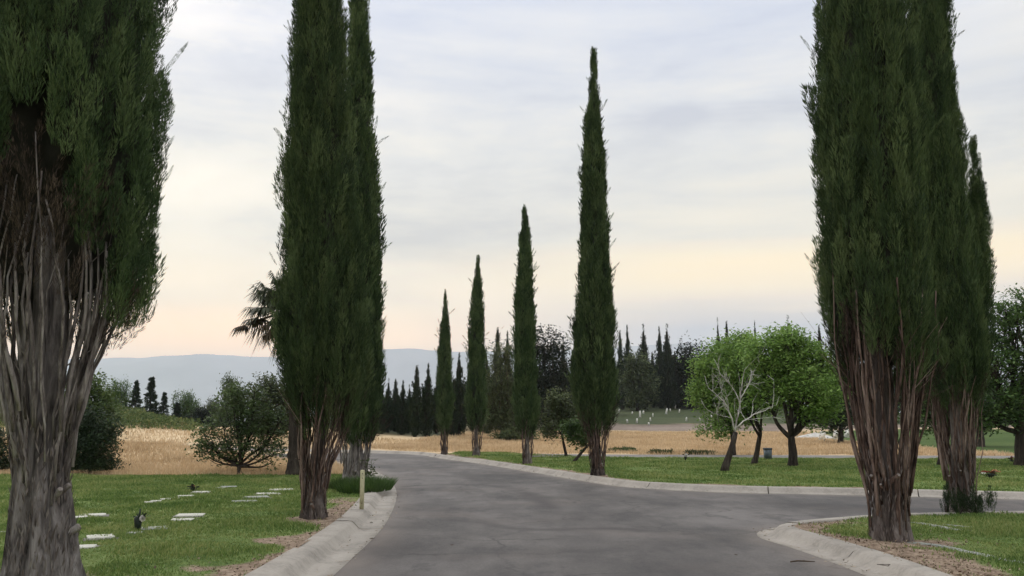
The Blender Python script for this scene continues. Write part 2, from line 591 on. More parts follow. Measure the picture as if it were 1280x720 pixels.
def dist_line(x, y, P, closed=False):
    x = np.asarray(x, float); y = np.asarray(y, float)
    d = np.full(x.shape, 1e9)
    A = P; B = np.roll(P, -1, 0) if closed else P[1:]
    A = A[:len(B)]
    for (ax, ay), (bx, by) in zip(A, B):
        vx, vy = bx - ax, by - ay
        L = vx * vx + vy * vy + 1e-12
        t = np.clip(((x - ax) * vx + (y - ay) * vy) / L, 0, 1)
        d = np.minimum(d, np.hypot(x - ax - t * vx, y - ay - t * vy))
    return d


L_in = left_edge + normals2(left_edge) * 0.60
I_n = normals2(island_edge)
isl_in = island_edge + I_n * 0.42
pen_in = pen_edge - normals2(pen_edge) * 0.42

lm = L_in[:, 1] < 24.6
lawn_left_poly = np.concatenate([L_in[lm], [(-4.6, 24.7), (-8, 24.5), (-12, 24.9), (-17, 24.6), (-28, 25.2), (-28, -8)]])
k = int(np.argmax(isl_in[:, 1] < 38.0))
lawn_isl_poly = np.concatenate([isl_in[(isl_in[:, 1] < 40.5)], [(33, 20), (34, 34.2), (25, 35.4), (12, 36.6), (4, 37.6), (1.5, 40), (-0.6, 44), (-2.6, 44.5)]])
pm = pen_in
lawn_pen_poly = np.concatenate([pen_in, [(30, -8)]])


def hills(x, y):
    x = np.asarray(x, float); y = np.asarray(y, float)
    wr = ss((x + 12) / 16)
    right = np.interp(y, [0, 45, 70, 100, 110, 140, 170, 260, 420, 700, 1500], [0, 0, 0.18, 0.5, 1.38, 3.55, 5.6, 8.0, -6, -20, -30])
    # the lawn to the far right climbs less
    right2 = np.interp(y, [0, 45, 100, 140, 170, 260, 420, 700, 1500], [0, 0, 0.9, 2.6, 3.6, 3.4, -6, -20, -30])
    w2 = ss((x - y * 0.30) / 12)
    right = right * (1 - w2) + right2 * w2
    left = np.interp(y, [0, 28, 58, 80, 120, 200, 420, 700, 1500], [0, 0, 0.15, 1.1, 2.2, 0.0, -10, -22, -32])
    lw = ss((-20 - x) / 10)
    left = left * (1 - lw * ss((y - 60) / 15)) + lw * ss((y - 60) / 15) * (-0.4 - 3.0 * ss((y - 90) / 60))
    hx = -x - 0.358 * y
    hp = 0.5 * (hx + np.sqrt(hx * hx + 2.0))
    left = left + 2.6 * (1 - np.exp(-hp / 3.0)) * ss((y - 57) / 18) * (1 - ss((y - 79) / 24))
    return right * wr + left * (1 - wr)


road_all_d = None


def groundz(x, y):
    """ground sheet height before lowering under lawns"""
    x = np.asarray(x, float); y = np.asarray(y, float)
    shp = x.shape
    x = x.ravel(); y = y.ravel()
    z = hills(x, y)
    near = (np.hypot(x, y) < 75)
    up = np.ones_like(x)
    ins = np.zeros(0, bool); d = np.zeros(0)
    if near.any():
        xn, yn = x[near], y[near]
        ins = in_poly(xn, yn, road_poly)
        d = dist_line(xn, yn, road_poly, True)
        up[near] = np.where(ins, 0, ss((d - 0.35) / 0.5))
    r = np.hypot(x, y)
    dm = np.full_like(x, 9.0)
    dm[near] = np.where(ins, 0, d)
    z = z + 0.56 * ss((-8.0 - x) / 8) * ss((y - 25.5) / 11) * (1 - ss((y - 72) / 50)) * ss((dm - 0.4) / 3.2)
    bumps = 0.20 * (fbm(x * 0.25, y * 0.25) - 0.5) * up * ss((r - 24) / 8) * (1 - ss((r - 90) / 30))
    return (z - 0.08 + 0.17 * up + bumps).reshape(shp)


def gz(x, y):
    return float(groundz(np.array([x]), np.array([y]))[0])


def lawnz(x, y):
    x = np.asarray(x, float); y = np.asarray(y, float)
    return 0.115 + hills(x, y) + 0.05 * (fbm(x * 0.6, y * 0.6, 3.0) - 0.5) + 0.045 * (vnoise(x * 2.1, y * 2.1, 5.0) - 0.5)


def set_attr(me, name, vals):
    a = me.attributes.new(name, 'FLOAT', 'POINT')
    a.data.foreach_set('value', np.asarray(vals, np.float32))


def region_mesh(name, poly, step, zf, mat, jitter=0.3, bbox=None):
    P = np.asarray(poly, float)
    keep = [0]
    for i in range(1, len(P)):
        if np.linalg.norm(P[i] - P[keep[-1]]) > 0.02:
            keep.append(i)
    P = P[keep]
    if np.linalg.norm(P[0] - P[-1]) < 0.02: P = P[:-1]
    x0, y0 = P.min(0); x1, y1 = P.max(0)
    pts = []
    y = y0
    while y < y1:
        s = step * max(1.0, (abs(y) / 14.0)) if y > 0 else step * 2
        xs = np.arange(x0, x1, s)
        pts.append(np.stack([xs + RS.uniform(-jitter, jitter, len(xs)) * s, np.full(len(xs), y) + RS.uniform(-jitter, jitter, len(xs)) * s], 1))
        y += s
    G = np.concatenate(pts)
    ok = in_poly(G[:, 0], G[:, 1], P) & (dist_line(G[:, 0], G[:, 1], P, True) > step * 0.4) & (np.abs(G[:, 0]) < 0.75 * np.abs(G[:, 1]) + 6)
    G = G[ok]
    vin = [Vector(p) for p in P] + [Vector(g) for g in G]
    n = len(P)
    vo, eo, fo, *_ = delaunay_2d_cdt(vin, [], [list(range(n))], 1, 1e-5)
    V2 = np.array([(v.x, v.y) for v in vo])
    Fc = np.array([f for f in fo if len(f) == 3], np.int32)
    # orient up
    a, b, c = V2[Fc[:, 0]], V2[Fc[:, 1]], V2[Fc[:, 2]]
    cr = (b[:, 0] - a[:, 0]) * (c[:, 1] - a[:, 1]) - (b[:, 1] - a[:, 1]) * (c[:, 0] - a[:, 0])
    Fc[cr < 0] = Fc[cr < 0][:, ::-1]
    z = zf(V2[:, 0], V2[:, 1])
    me = raw_mesh(name, np.column_stack([V2, z]), [Fc], mat, True)
    return me, V2


# ---- ground sheet
th = np.concatenate([np.linspace(-48, 48, 330), np.linspace(50, 310, 60)[0:60]])
th = np.radians(th)
rr = [2.0]
while rr[-1] < 17000:
    r_ = rr[-1]
    rr.append(r_ * (1.05 if r_ < 18 else (1.02 if r_ < 160 else 1.06)))
rr = np.array(rr)
TT, RR = np.meshgrid(th, rr)
GX = RR * np.sin(TT); GY = RR * np.cos(TT)
GZ = groundz(GX, GY)
xf, yf = GX.ravel(), GY.ravel()
low = np.zeros(len(xf), bool)
nn = np.hypot(xf, yf) < 60
for P in (lawn_left_poly, lawn_isl_poly, lawn_pen_poly):
    low[nn] |= in_poly(xf[nn], yf[nn], P)
lowl = np.zeros(len(xf), bool)
lowl[nn] = in_poly(xf[nn], yf[nn], lane_poly)
zf_ = GZ.ravel().copy()
zf_[low] -= 0.16
zf_[lowl] -= 0.10
nr, ntht = TT.shape
idx = np.arange(nr * ntht).reshape(nr, ntht)
q = np.stack([idx[:-1, :], np.roll(idx, -1, 1)[:-1, :], np.roll(idx, -1, 1)[1:, :], idx[1:, :]], -1).reshape(-1, 4)
V = np.column_stack([xf, yf, zf_])
cen = len(V)
V = np.concatenate([V, [(0, 0, -0.08)]])
tri = np.stack([np.full(ntht, cen), np.roll(idx[0], -1), idx[0]], -1)
me = raw_mesh('ground', V, [q[:, ::-1], tri[:, ::-1]], M['ground'], True)
# zones
n_e = fbm(xf * 0.18, yf * 0.18, 5.0) - 0.5
rX = ss((xf + 3 + 6 * n_e) / 2)
yy = yf + 8 * n_e
g1 = ss((yy - 109) / 2.0) * (1 - ss((yy - 165) / 20)) * ss((xf + 6) / 4)
bx = np.interp(yf, [0, 37, 67, 98, 130], [23.5, 22.5, 23.5, 33, 45])
g2 = ss((xf - bx + 3 * n_e) / 1.2) * ss((yf - 36) / 1) * (1 - ss((yy - 96) / 3))
g3 = ss((-xf - 0.350 * yf + 2 * n_e) / 1.5) * ss((yy - 60) / 3)
green = np.clip(np.maximum(np.maximum(g1, g2), g3), 0, 1)
soil = ss((yy - 100) / 1.5) * (1 - ss((yy - 110) / 1.5)) * ss((xf + 4) / 4)
# bare strips next to the kerbs
nd_ = np.hypot(xf, yf) < 75
dr = np.full(len(xf), 99.0); dr[nd_] = dist_line(xf[nd_], yf[nd_], road_poly, True)
soil = np.maximum(soil, 0.7 * (1 - ss((dr - 0.5) / 0.9)))
r_ = np.hypot(xf, yf)
scrub = np.maximum(ss((r_ - 150) / 40), ss((yf - 66) / 4) * ss((-3.5 - xf) / 2))
scrub = np.maximum(scrub, (yf < 4) * 0.3)
scrub = np.maximum(scrub, 0.8 * g1)
scrub = np.where(g3 > 0.3, 0, scrub)
for nme, arr in (('green', green), ('soil', soil), ('scrub', scrub)):
    set_attr(me, nme, np.concatenate([arr, [0]]))
structure(link('ground', me))

# ---- road
me, V2 = region_mesh('road', road_poly, 0.17, lambda x, y: 0.012 * fbm(x * 0.5, y * 0.5) + 0 * x, M['road'])
x, y = V2[:, 0], V2[:, 1]
seam = np.zeros(len(x))
seams = [([(497, 609), (540, 606), (600, 606.5), (640, 611), (668, 622), (690, 636)], 0.16, 0.8),
         ([(565, 650), (600, 654), (640, 661), (700, 663), (765, 661), (800, 664)], 0.12, 0.65),
         ([(540, 585), (575, 592), (598, 601)], 0.2, 0.5),
         ([(690, 609), (780, 622), (900, 628), (1040, 632)], 0.35, 0.35),
         ([(720, 640), (735, 680), (740, 715)], 0.3, 0.22),
         ([(500, 655), (470, 690), (440, 719)], 0.35, 0.35),
         ([(830, 680), (840, 700), (835, 719)], 0.5, 0.25)]
for pts, w, s in seams:
    C = smooth_line([gp(*p) for p in pts], 0.25)
    d = dist_line(x, y, C)
    wv = w * (0.5 + 1.1 * fbm(x * 0.9, y * 0.9, 8.0))
    seam = np.maximum(seam, min(1.0, s * 1.35) * np.exp(-(d / wv) ** 2) * np.clip(0.35 + 1.2 * fbm(x * 1.6, y * 0.8, 2.0), 0, 1))
de = dist_line(x, y, road_poly, True)
dust = 0.55 * np.exp(-(de / 0.30) ** 2) * fbm(x * 1.2, y * 1.2, 4.0, 4)
set_attr(me, 'seam', seam); set_attr(me, 'dust', dust)
structure(link('road', me))

# ---- lane behind the lawn
me, V2 = region_mesh('lane', lane_poly, 0.6, lambda x, y: 0.125 + hills(x, y), M['lane'])
structure(link('lane', me))


# ---- kerbs
PROF = np.array([(-0.01, -0.05), (0.0, 0.016), (0.20, 0.012), (0.30, 0.016), (0.325, 0.030), (0.395, 0.105), (0.425, 0.124), (0.50, 0.131), (0.655, 0.134), (0.67, 0.12), (0.67, -0.05)])
PROF_S = np.array([(-0.01, -0.05), (0.0, 0.014), (0.12, 0.014), (0.20, 0.05), (0.25, 0.110), (0.30, 0.130), (0.44, 0.134), (0.46, 0.12), (0.46, -0.05)])


def kerb(path, side, prof, seg=3.0):
    mb = MB()
    P = smooth_line(path, 0.25)
    N = normals2(P) * side
    m = len(prof)
    per = max(2, int(seg / 0.25))
    i = 0
    while i < len(P) - 1:
        j = min(i + per, len(P) - 1)
        ids = np.arange(i, j + 1)
        A = P[ids].copy()
        # an open joint of 14 mm between casts
        if len(A) > 1:
            d = (A[1] - A[0]) / (np.linalg.norm(A[1] - A[0]) + 1e-9); A[0] = A[0] + d * 0.011
            d = (A[-2] - A[-1]) / (np.linalg.norm(A[-2] - A[-1]) + 1e-9); A[-1] = A[-1] + d * 0.011
        dz = random.uniform(-0.006, 0.006)
        V = []
        for a, nrm in zip(A, N[ids]):
            for s, z in prof:
                wob = 0.003 * (float(vnoise(a[0] * 2 + s * 9, a[1] * 2)) - 0.5)
                V.append((a[0] + nrm[0] * s, a[1] + nrm[1] * s, z + (dz + wob if s > 0.1 else wob)))
        Q = []
        for r in range(len(ids) - 1):
            for c in range(m - 1):
                f = (r * m + c, (r + 1) * m + c, (r + 1) * m + c + 1, r * m + c + 1)
                Q.append(f if side < 0 else f[::-1])
        mb.add(V, Q)
        i = j
    return structure(mb.build('kerb', M['kerb']))


kerb(left_edge, 1, PROF)
kerb(island_edge, 1, PROF_S)
kerb(pen_edge, -1, PROF_S * np.array([1.12, 1]))
kerb(far_edge, -1, PROF_S * np.array([0.8, 1]))


# ---- lawns
def dirt_left(x, y):
    d = dist_line(x, y, L_in)
    n = fbm(x * 0.9, y * 0.9, 1.0) - 0.5
    a = 1 - ss((d - 0.14 + 1.8 * n) / 0.55)
    tr = sum(np.exp(-(((x - bx) ** 2 + (y - by) ** 2) / rr_ ** 2)) for bx, by, rr_ in [(-2.95, 13.3, 0.6), (-4.1, 8.1, 0.7)])
    return np.clip(a * ss((19 - y) / 4) + tr * (0.7 + n), 0, 1)


def dirt_isl(x, y):
    d = dist_line(x, y, isl_in)
    n = fbm(x * 0.8, y * 0.8, 2.0) - 0.5
    tr = sum(np.exp(-(((x - bx) ** 2 + (y - by) ** 2) / 0.35)) for bx, by in [(2.3, 24.4)])
    return np.clip((1 - ss((d - 0.22 + 0.9 * n) / 0.35)) * 0.75 + tr * 0.9, 0, 1)


def dirt_pen(x, y):
    d = dist_line(x, y, pen_in)
    n = fbm(x * 0.9, y * 0.9, 3.0) - 0.5
    a = (1 - ss((d - 0.30 + 1.6 * n) / 0.6)) * ss((13.3 - y + 3 * n) / 1.0)
    tr = np.exp(-(((x - 4.85) ** 2 + ((y - 10.7) * 1.25) ** 2) / 0.55 ** 2)) * 1.3 + np.exp(-(((x - 7.4) ** 2 + ((y - 14.35)) ** 2) / 0.5 ** 2))
    st = np.exp(-((y - (10.65 - 0.08 * (x - 5))) / 0.28) ** 2) * ss((x - 5.6) / 0.6) * (0.5 + 2 * n)
    return np.clip(a + tr * (0.8 + 1.2 * n) + np.clip(st, 0, 1), 0, 1)


lawns = []
for poly, dirt in ((lawn_left_poly, dirt_left), (lawn_isl_poly, dirt_isl), (lawn_pen_poly, dirt_pen)):
    me, V2 = region_mesh('lawn', poly, 0.13, lawnz, M['lawn'])
    set_attr(me, 'dirt', dirt(V2[:, 0], V2[:, 1]))
    structure(link('lawn', me))
    lawns.append((poly, dirt))


# ---- grass (stuff)
def blades(x, y, z, h, w, lean=0.5, rs=RS):
    n = len(x)
    P = np.column_stack([x, y, z])
    a = rs.uniform(0, 2 * pi, n)
    S = np.column_stack([np.cos(a), np.sin(a), np.zeros(n)]) * (w / 2)[:, None]
    b = rs.uniform(0, 2 * pi, n)
    L = rs.uniform(0, lean, n) * h
    Tp = P + np.column_stack([np.cos(b) * L, np.sin(b) * L, h])
    return np.stack([P - S, P + S, Tp], 1)


def tri_mesh(name, T3, mat):
    n = len(T3)
    return raw_mesh(name, T3.reshape(-1, 3), [np.arange(n * 3).reshape(-1, 3)], mat)


def scatter(poly, n, ymin, ymax, p=1.3):
    """points in poly with density falling with distance, only where the view can reach"""
    u = RS.uniform(0, 1, n * 4)
    # sample y by ~ y^-p * width(y)
    ys = np.linspace(ymin, ymax, 400)
    w = ys ** (1 - p)
    c = np.cumsum(w); c /= c[-1]
    y = np.interp(u, c, ys)
    x = RS.uniform(-0.70, 0.70, len(y)) * y
    x = x + RS.uniform(-0.3, 0.3, len(x))
    ok = in_poly(x, y, poly)
    return x[ok], y[ok]


gt = []
for (poly, dirt), n, y0, y1 in zip(lawns, (100000, 75000, 60000), (6.5, 17, 7.0), (25.3, 45, 15.2)):
    x, y = scatter(poly, n, y0, y1)
    keep = RS.uniform(0, 1, len(x)) > np.clip(dirt(x, y) * 1.25, 0, 0.985)
    x, y = x[keep], y[keep]
    d = np.hypot(x, y)
    clump = fbm(x * 1.3, y * 1.3, 6.0)
    c2 = fbm(x * 3.0, y * 3.0, 1.0)
    h = (0.016 + 0.10 * np.clip(clump - 0.25, 0, 1) * (0.4 + 1.2 * c2) * RS.uniform(0.4, 1.2, len(x))) * (0.8 + d / 60)
    w = 0.006 + 0.0011 * d
    gt.append(blades(x, y, lawnz(x, y) - 0.005, h, w, 0.9))
    print('lawn blades', len(x))
stuff(link('lawn_grass', tri_mesh('lawn_grass', np.concatenate(gt), M['grass'])))

# crumbs of soil, stones and dead leaves on the bare strips
lt = []
for (poly, dirt), n, y0, y1 in zip(lawns, (12000, 4000, 13000), (6.5, 17, 7.0), (20, 26, 13.5)):
    x, y = scatter(poly, n, y0, y1)
    keep = RS.uniform(0, 1, len(x)) < np.clip(dirt(x, y), 0, 1) * 0.8
    x, y = x[keep], y[keep]; n_ = len(x)
    P = np.column_stack([x, y, lawnz(x, y) + RS.uniform(0.0, 0.012, n_)])
    D = rand_dir(n_); D[:, 2] *= 0.45; D = unit(D); S = unit(np.cross(D, rand_dir(n_)))
    lt.append(leaf_quads(P, D, S, RS.uniform(0.015, 0.055, n_), RS.uniform(0.008, 0.026, n_)))
for E, sd_ in ((left_edge, 1), (pen_edge, -1), (island_edge, 1)):
    n_ = 2600
    N_ = normals2(E) * sd_
    ii = RS.randint(0, len(E) - 1, n_)
    off = np.where(RS.uniform(0, 1, n_) < 0.6, RS.normal(0.01, 0.05, n_), RS.normal(0.27 if sd_ == 1 and E is left_edge else 0.13, 0.04, n_))
    f_ = RS.uniform(0, 1, n_)[:, None]
    B_ = E[ii] * (1 - f_) + E[ii + 1] * f_ + N_[ii] * off[:, None]
    ok = (B_[:, 1] > 5) & (RS.uniform(0, 1, n_) < np.clip(2.6 * (fbm(B_[:, 0] * 0.8, B_[:, 1] * 0.8, 4.0) - 0.38), 0.03, 1))
    B_ = B_[ok]; n_ = len(B_)
    P = np.column_stack([B_, RS.uniform(0.018, 0.03, n_)])
    D = rand_dir(n_); D[:, 2] *= 0.2; D = unit(D); S = unit(np.cross(D, np.array([0, 0, 1.0]) + 0.5 * rand_dir(n_)))
    lt.append(leaf_quads(P, D, S, RS.uniform(0.02, 0.06, n_), RS.uniform(0.008, 0.022, n_)))
M['litter'] = mat_leaf('soil_litter', (0.060, 0.042, 0.030), (0.22, 0.165, 0.12), (0.42, 0.34, 0.25), 3, 0.0, 0.9, 0.1, True)
stuff(link('soil_litter', quads_mesh('soil_litter', np.concatenate(lt), M['litter'])))

# dry grass over the fields
dt = []
fieldL = np.array([(-60, 24.8), (-4.6, 24.8), (-5.2, 29), (-6.6, 32), (-10, 36.5), (-15, 41), (-25, 46), (-60, 70), (-60, 75)])
fieldL2 = np.array([(-60, 62), (-26, 56.5), (-10, 50), (-5, 47), (-2, 45), (-1, 50), (-4, 62), (-24, 66), (-60, 66)])
fieldR = np.array([(-4.4, 45.2), (-1, 45.2), (1.2, 42), (4, 41.6), (12, 40.6), (23, 39.3), (23.4, 66), (32, 98), (30, 100), (0, 101), (-6, 66), (-9, 50)])
for poly, n, y0, y1 in ((fieldL, 60000, 24.8, 62), (fieldL2, 16000, 45, 66), (fieldR, 80000, 39, 101)):
    x, y = scatter(poly, n, y0, y1, 1.6)
    d = np.hypot(x, y)
    h = (0.10 + 0.22 * fbm(x * 0.5, y * 0.5, 3.0)) * RS.uniform(0.4, 1.1, len(x))
    dr = dist_line(x, y, road_poly, True)
    ok = (dr > 0.75 + 0.5 * RS.uniform(0, 1, len(x))) & ~in_poly(x, y, road_poly) & ~in_poly(x, y, lane_poly)
    x, y, h, d = x[ok], y[ok], h[ok], d[ok]
    dt.append(blades(x, y, groundz(x, y) - 0.01, h, 0.010 + 0.0008 * d, 0.7))
    print('straw', len(x))
stuff(link('dry_grass', tri_mesh('dry_grass', np.concatenate(dt), M['straw'])))

# low weeds on the left hillside
u = RS.uniform(0, 1, 30000); x = RS.uniform(-70, -22, 30000); y = RS.uniform(56, 105, 30000)
nz = fbm(x * 0.18, y * 0.18, 5.0) - 0.5
ok = (-x - 0.356 * y + 2 * nz > 0.0) & (y + 8 * nz > 60) & (np.abs(x) < 0.72 * y)
x, y = x[ok], y[ok]
z = groundz(x, y)
cl = fbm(x * 0.35, y * 0.35, 9.0)
hh = 0.10 + 0.8 * np.clip(cl - 0.45, 0, 1) * 2.0
k = 6
P = np.repeat(np.column_stack([x, y, z]), k, 0)
H_ = np.repeat(hh, k)
P = P + np.column_stack([RS.normal(0, 0.22, len(P)), RS.normal(0, 0.22, len(P)), RS.uniform(0, 1, len(P)) * H_])
D = rand_dir(len(P)); D[:, 2] = np.abs(D[:, 2]); S = unit(np.cross(D, rand_dir(len(P))))
stuff(link('hillside_weeds', quads_mesh('hillside_weeds', leaf_quads(P, D, S, RS.uniform(0.12, 0.26, len(P)), RS.uniform(0.08, 0.16, len(P))), M['leaf_weed'])))


# ------------------------------------------------------------------ cypresses
def plume(n, L, Rp, ll, lw, rs):
    t = rs.uniform(0, 1, n) ** 0.9
    phi = rs.uniform(0, 2 * pi, n)
    prof = np.sin(pi * np.clip(0.12 + 0.86 * t, 0, 1)) ** 0.75
    rad = Rp * prof * np.sqrt(rs.uniform(0.15, 1, n))
    P = np.column_stack([rad * np.cos(phi), rad * np.sin(phi), t * L])
    D = np.column_stack([np.cos(phi) * 0.34, np.sin(phi) * 0.34, np.full(n, 0.95)]) + rs.normal(0, 0.15, (n, 3))
    D = unit(D)
    S = unit(np.cross(D, rand_dir(n, rs)))
    return P, D, S, ll * rs.uniform(0.6, 1.35, n), lw * rs.uniform(0.7, 1.3, n)


def plume_bank(n, L, Rp, ll, lw, k=8, seed=1):
    rs = np.random.RandomState(seed)
    return [leaf_quads(*plume(n, L, Rp, ll, lw, rs)) for _ in range(k)]


def place_plumes(bank, P, A, s, rs):
    """P points, A axes, s scales"""
    out = []; tones = []
    n = len(P)
    tone = rs.uniform(0, 1, n)
    A = unit(A)
    X = unit(np.cross(A, rand_dir(n, rs)))
    Y = np.cross(A, X)
    Mx = np.stack([X, Y, A], 2)       # columns
    which = rs.randint(0, len(bank), n)
    for b in range(len(bank)):
        ids = np.where(which == b)[0]
        if not len(ids): continue
        q = bank[b].reshape(-1, 3)
        w = np.einsum('nij,mj->nmi', Mx[ids] * s[ids][:, None, None], q) + P[ids][:, None, :]
        out.append(w.reshape(-1, 4, 3))
        tones.append(np.repeat(tone[ids], len(bank[b])))
    place_plumes.tone = np.concatenate(tones)
    return np.concatenate(out)


BANK_N = plume_bank(180, 0.60, 0.078, 0.095, 0.0105, 8, 3)     # near
BANK_C = plume_bank(200, 0.54, 0.078, 0.080, 0.0095, 8, 6)     # nearest
BANK_M = plume_bank(90, 0.62, 0.10, 0.15, 0.022, 8, 4)       # middle distance
BANK_F = plume_bank(30, 1.0, 0.20, 0.32, 0.11, 6, 5)         # far


def cypress(label, base_px, Y, crown_px, env_px, nplume, bank, nstem, stem_r, seed, group,
            bark='bark', top=None, bottom=None, opening=None, extra=None, shreds=500, stubs=6, strays=40, basez=None, stem_z=(0.05, 0.45), solid=0.22):
    rs = np.random.RandomState(seed)
    bx, by, _ = at(base_px[0], base_px[1], Y)
    bz = float(lawnz(bx, by)) if basez is None else basez
    root = thing('cypress_tree', label, 'tree', (bx, by, bz - 0.02), group)
    O = np.array([bx, by, bz - 0.02])

    def table(rows):
        z = []; c = []; r = []
        for py, l, rt in rows:
            xl, _, zz = at(l, py, Y); xr, _, _ = at(rt, py, Y)
            z.append(zz - O[2]); c.append((xl + xr) / 2 - O[0]); r.append(max(0.01, (xr - xl) / 2))
        o = np.argsort(z)
        return np.array(z)[o], np.array(c)[o], np.array(r)[o]
    cz, cc, cr = table(crown_px)
    if top:
        cz = np.append(cz, top[0]); cc = np.append(cc, cc[-1] if len(top) < 2 else top[1]); cr = np.append(cr, 0.03)
    ez, ec, er = table(env_px)
    z0, z1 = cz[0], cz[-1]
    theta_cam = math.atan2(-by, -bx)
    Rf = lambda z: np.interp(z, cz, cr)
    Cf = lambda z: np.interp(z, cz, cc)

    def zbot(th):
        z = z0 + 0.25 * (fbm(np.cos(th) * 1.6 + seed, np.sin(th) * 1.6) - 0.5) * (z1 - z0) * 0.18
        if bottom is not None:
            z = z + bottom((th - theta_cam + pi) % (2 * pi) - pi)
        return z

    def lump(th, z):
        return 0.98 + 0.20 * (fbm(np.cos(th) * 2.2 + seed * 3.1, np.sin(th) * 2.2, z * 0.55) - 0.5) + 0.24 * (vnoise(np.cos(th) * 5.5 + seed, np.sin(th) * 5.5, z * 1.6) - 0.5)

    # dark filler core: blocks sky, its colour stands in for shade between plumes
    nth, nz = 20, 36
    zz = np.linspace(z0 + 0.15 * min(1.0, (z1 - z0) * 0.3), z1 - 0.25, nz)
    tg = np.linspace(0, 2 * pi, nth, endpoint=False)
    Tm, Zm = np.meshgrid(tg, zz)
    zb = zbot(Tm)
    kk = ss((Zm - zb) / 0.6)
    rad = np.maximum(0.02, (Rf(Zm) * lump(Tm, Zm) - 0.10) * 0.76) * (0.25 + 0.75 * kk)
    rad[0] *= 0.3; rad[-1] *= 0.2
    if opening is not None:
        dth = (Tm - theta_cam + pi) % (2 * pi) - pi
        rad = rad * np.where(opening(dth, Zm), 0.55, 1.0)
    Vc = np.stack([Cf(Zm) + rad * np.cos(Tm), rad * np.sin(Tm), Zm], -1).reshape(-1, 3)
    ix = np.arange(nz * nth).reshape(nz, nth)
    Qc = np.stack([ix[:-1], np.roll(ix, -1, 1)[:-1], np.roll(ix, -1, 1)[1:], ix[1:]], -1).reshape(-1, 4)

    # plumes
    def sample(n):
        zs = np.linspace(z0, z1, 300)
        w = Rf(zs) + 0.12
        c = np.cumsum(w); c /= c[-1]
        z = np.interp(rs.uniform(0, 1, n), c, zs)
        th = rs.uniform(0, 2 * pi, n)
        return z, th
    z, th = sample(int(nplume * 1.15))
    dfar = np.abs((th - theta_cam + pi) % (2 * pi) - pi)
    ok = (z > zbot(th)) & ((dfar < 2.0) | (rs.uniform(0, 1, len(z)) < 0.6))
    if opening is not None:
        dth = (th - theta_cam + pi) % (2 * pi) - pi
        ok &= ~(opening(dth, z) & (rs.uniform(0, 1, len(z)) < 0.93))
    z, th = z[ok], th[ok]
    n = len(z)
    depth = 1.0 - 0.32 * rs.uniform(0, 1, n) ** 1.2
    s = rs.uniform(0.55, 1.15, n) * (0.85 if bank is BANK_C else 1.0)
    rr0 = np.maximum(0.0, Rf(z) * lump(th, z) - np.minimum(0.12, 0.28 * Rf(z))) * depth
    Lp = 0.5
    P = np.column_stack([Cf(z) + rr0 * np.cos(th), rr0 * np.sin(th), z - 0.25 * s])
    slope = np.gradient(np.interp(np.linspace(z0, z1, 200), cz, cr), (z1 - z0) / 199)
    sl = np.interp(z, np.linspace(z0, z1, 200), slope)
    sway = 0.30 * (vnoise(np.cos(th) * 3 + seed * 1.7, np.sin(th) * 3, z * 1.1) - 0.5)
    A = np.column_stack([np.cos(th) * (np.clip(sl, -0.35, 0.12) + 0.07) - np.sin(th) * sway, np.sin(th) * (np.clip(sl, -0.35, 0.12) + 0.07) + np.cos(th) * sway, np.ones(n)]) + rs.normal(0, 0.07, (n, 3))
    s = s * np.clip((Rf(z) / 0.30), 0.55, 1.0)
    Q = [place_plumes(bank, P, A, s, rs)]; TO = [place_plumes.tone]
    # stray sprays breaking the outline
    if strays:
        z, th = sample(strays)
        ok = (z > zbot(th) + 0.2) & (z < z1 - 1.0)
        z, th = z[ok], th[ok]; n = len(z)
        rr0 = Rf(z) * lump(th, z) * 0.92
        P = np.column_stack([Cf(z) + rr0 * np.cos(th), rr0 * np.sin(th), z])
        A = np.column_stack([np.cos(th) * 0.55, np.sin(th) * 0.55, np.ones(n)]) + rs.normal(0, 0.22, (n, 3))
        Q.append(place_plumes([b * np.array([0.42, 0.42, 1.0]) for b in bank], P, A, rs.uniform(0.35, 0.62, n), rs)); TO.append(place_plumes.tone)
    if extra is not None:      # a second leader
        xz, xc, xr = table(extra)
        zs = rs.uniform(xz[0], xz[-1], 330); th = rs.uniform(0, 2 * pi, 330)
        r_ = np.interp(zs, xz, xr) * rs.uniform(0.1, 1, 330)
        P = np.column_stack([np.interp(zs, xz, xc) + r_ * np.cos(th), r_ * np.sin(th) + 0.1, zs - 0.25])
        A = np.column_stack([np.cos(th) * 0.05, np.sin(th) * 0.05, np.ones(330)]) + rs.normal(0, 0.05, (330, 3))
        Q.append(place_plumes(bank, P, A, np.clip(np.interp(zs, xz, xr) / 0.22, 0.4, 0.9), rs)); TO.append(place_plumes.tone)
    Q = np.concatenate(Q)
    me = quads_mesh('crown', Q, M['cyp'])
    ta = me.attributes.new('tone', 'FLOAT', 'FACE'); ta.data.foreach_set('value', np.concatenate(TO).astype(np.float32))
    cr_o = link('crown', me, root)
    link('shade_core', raw_mesh('shade_core', Vc, [Qc], M['cyp_core'], True), cr_o)

    # dead brown twigs under the crown
    nd2 = max(8, int(nplume * 0.05))
    th = rs.uniform(0, 2 * pi, nd2)
    zb = zbot(th)
    z = zb + rs.uniform(0.0, 0.6, nd2) * min(1.0, (z1 - z0) * 0.12 + 0.3)
    if opening is not None:
        th2 = theta_cam + rs.normal(-0.15, 0.6, nd2); z2 = rs.uniform(z0 + 0.4, z0 + 2.4, nd2)
        okk = opening((th2 - theta_cam + pi) % (2 * pi) - pi, z2)
        th = np.concatenate([th, th2[okk]]); z = np.concatenate([z, z2[okk]])
    n = len(th)
    rr0 = np.where(z > cz[0], np.minimum(Rf(z), 9), np.interp(z, ez, er)) * rs.uniform(0.45, 0.82, n)
    P = np.column_stack([Cf(z) + rr0 * np.cos(th), rr0 * np.sin(th), z - 0.3])
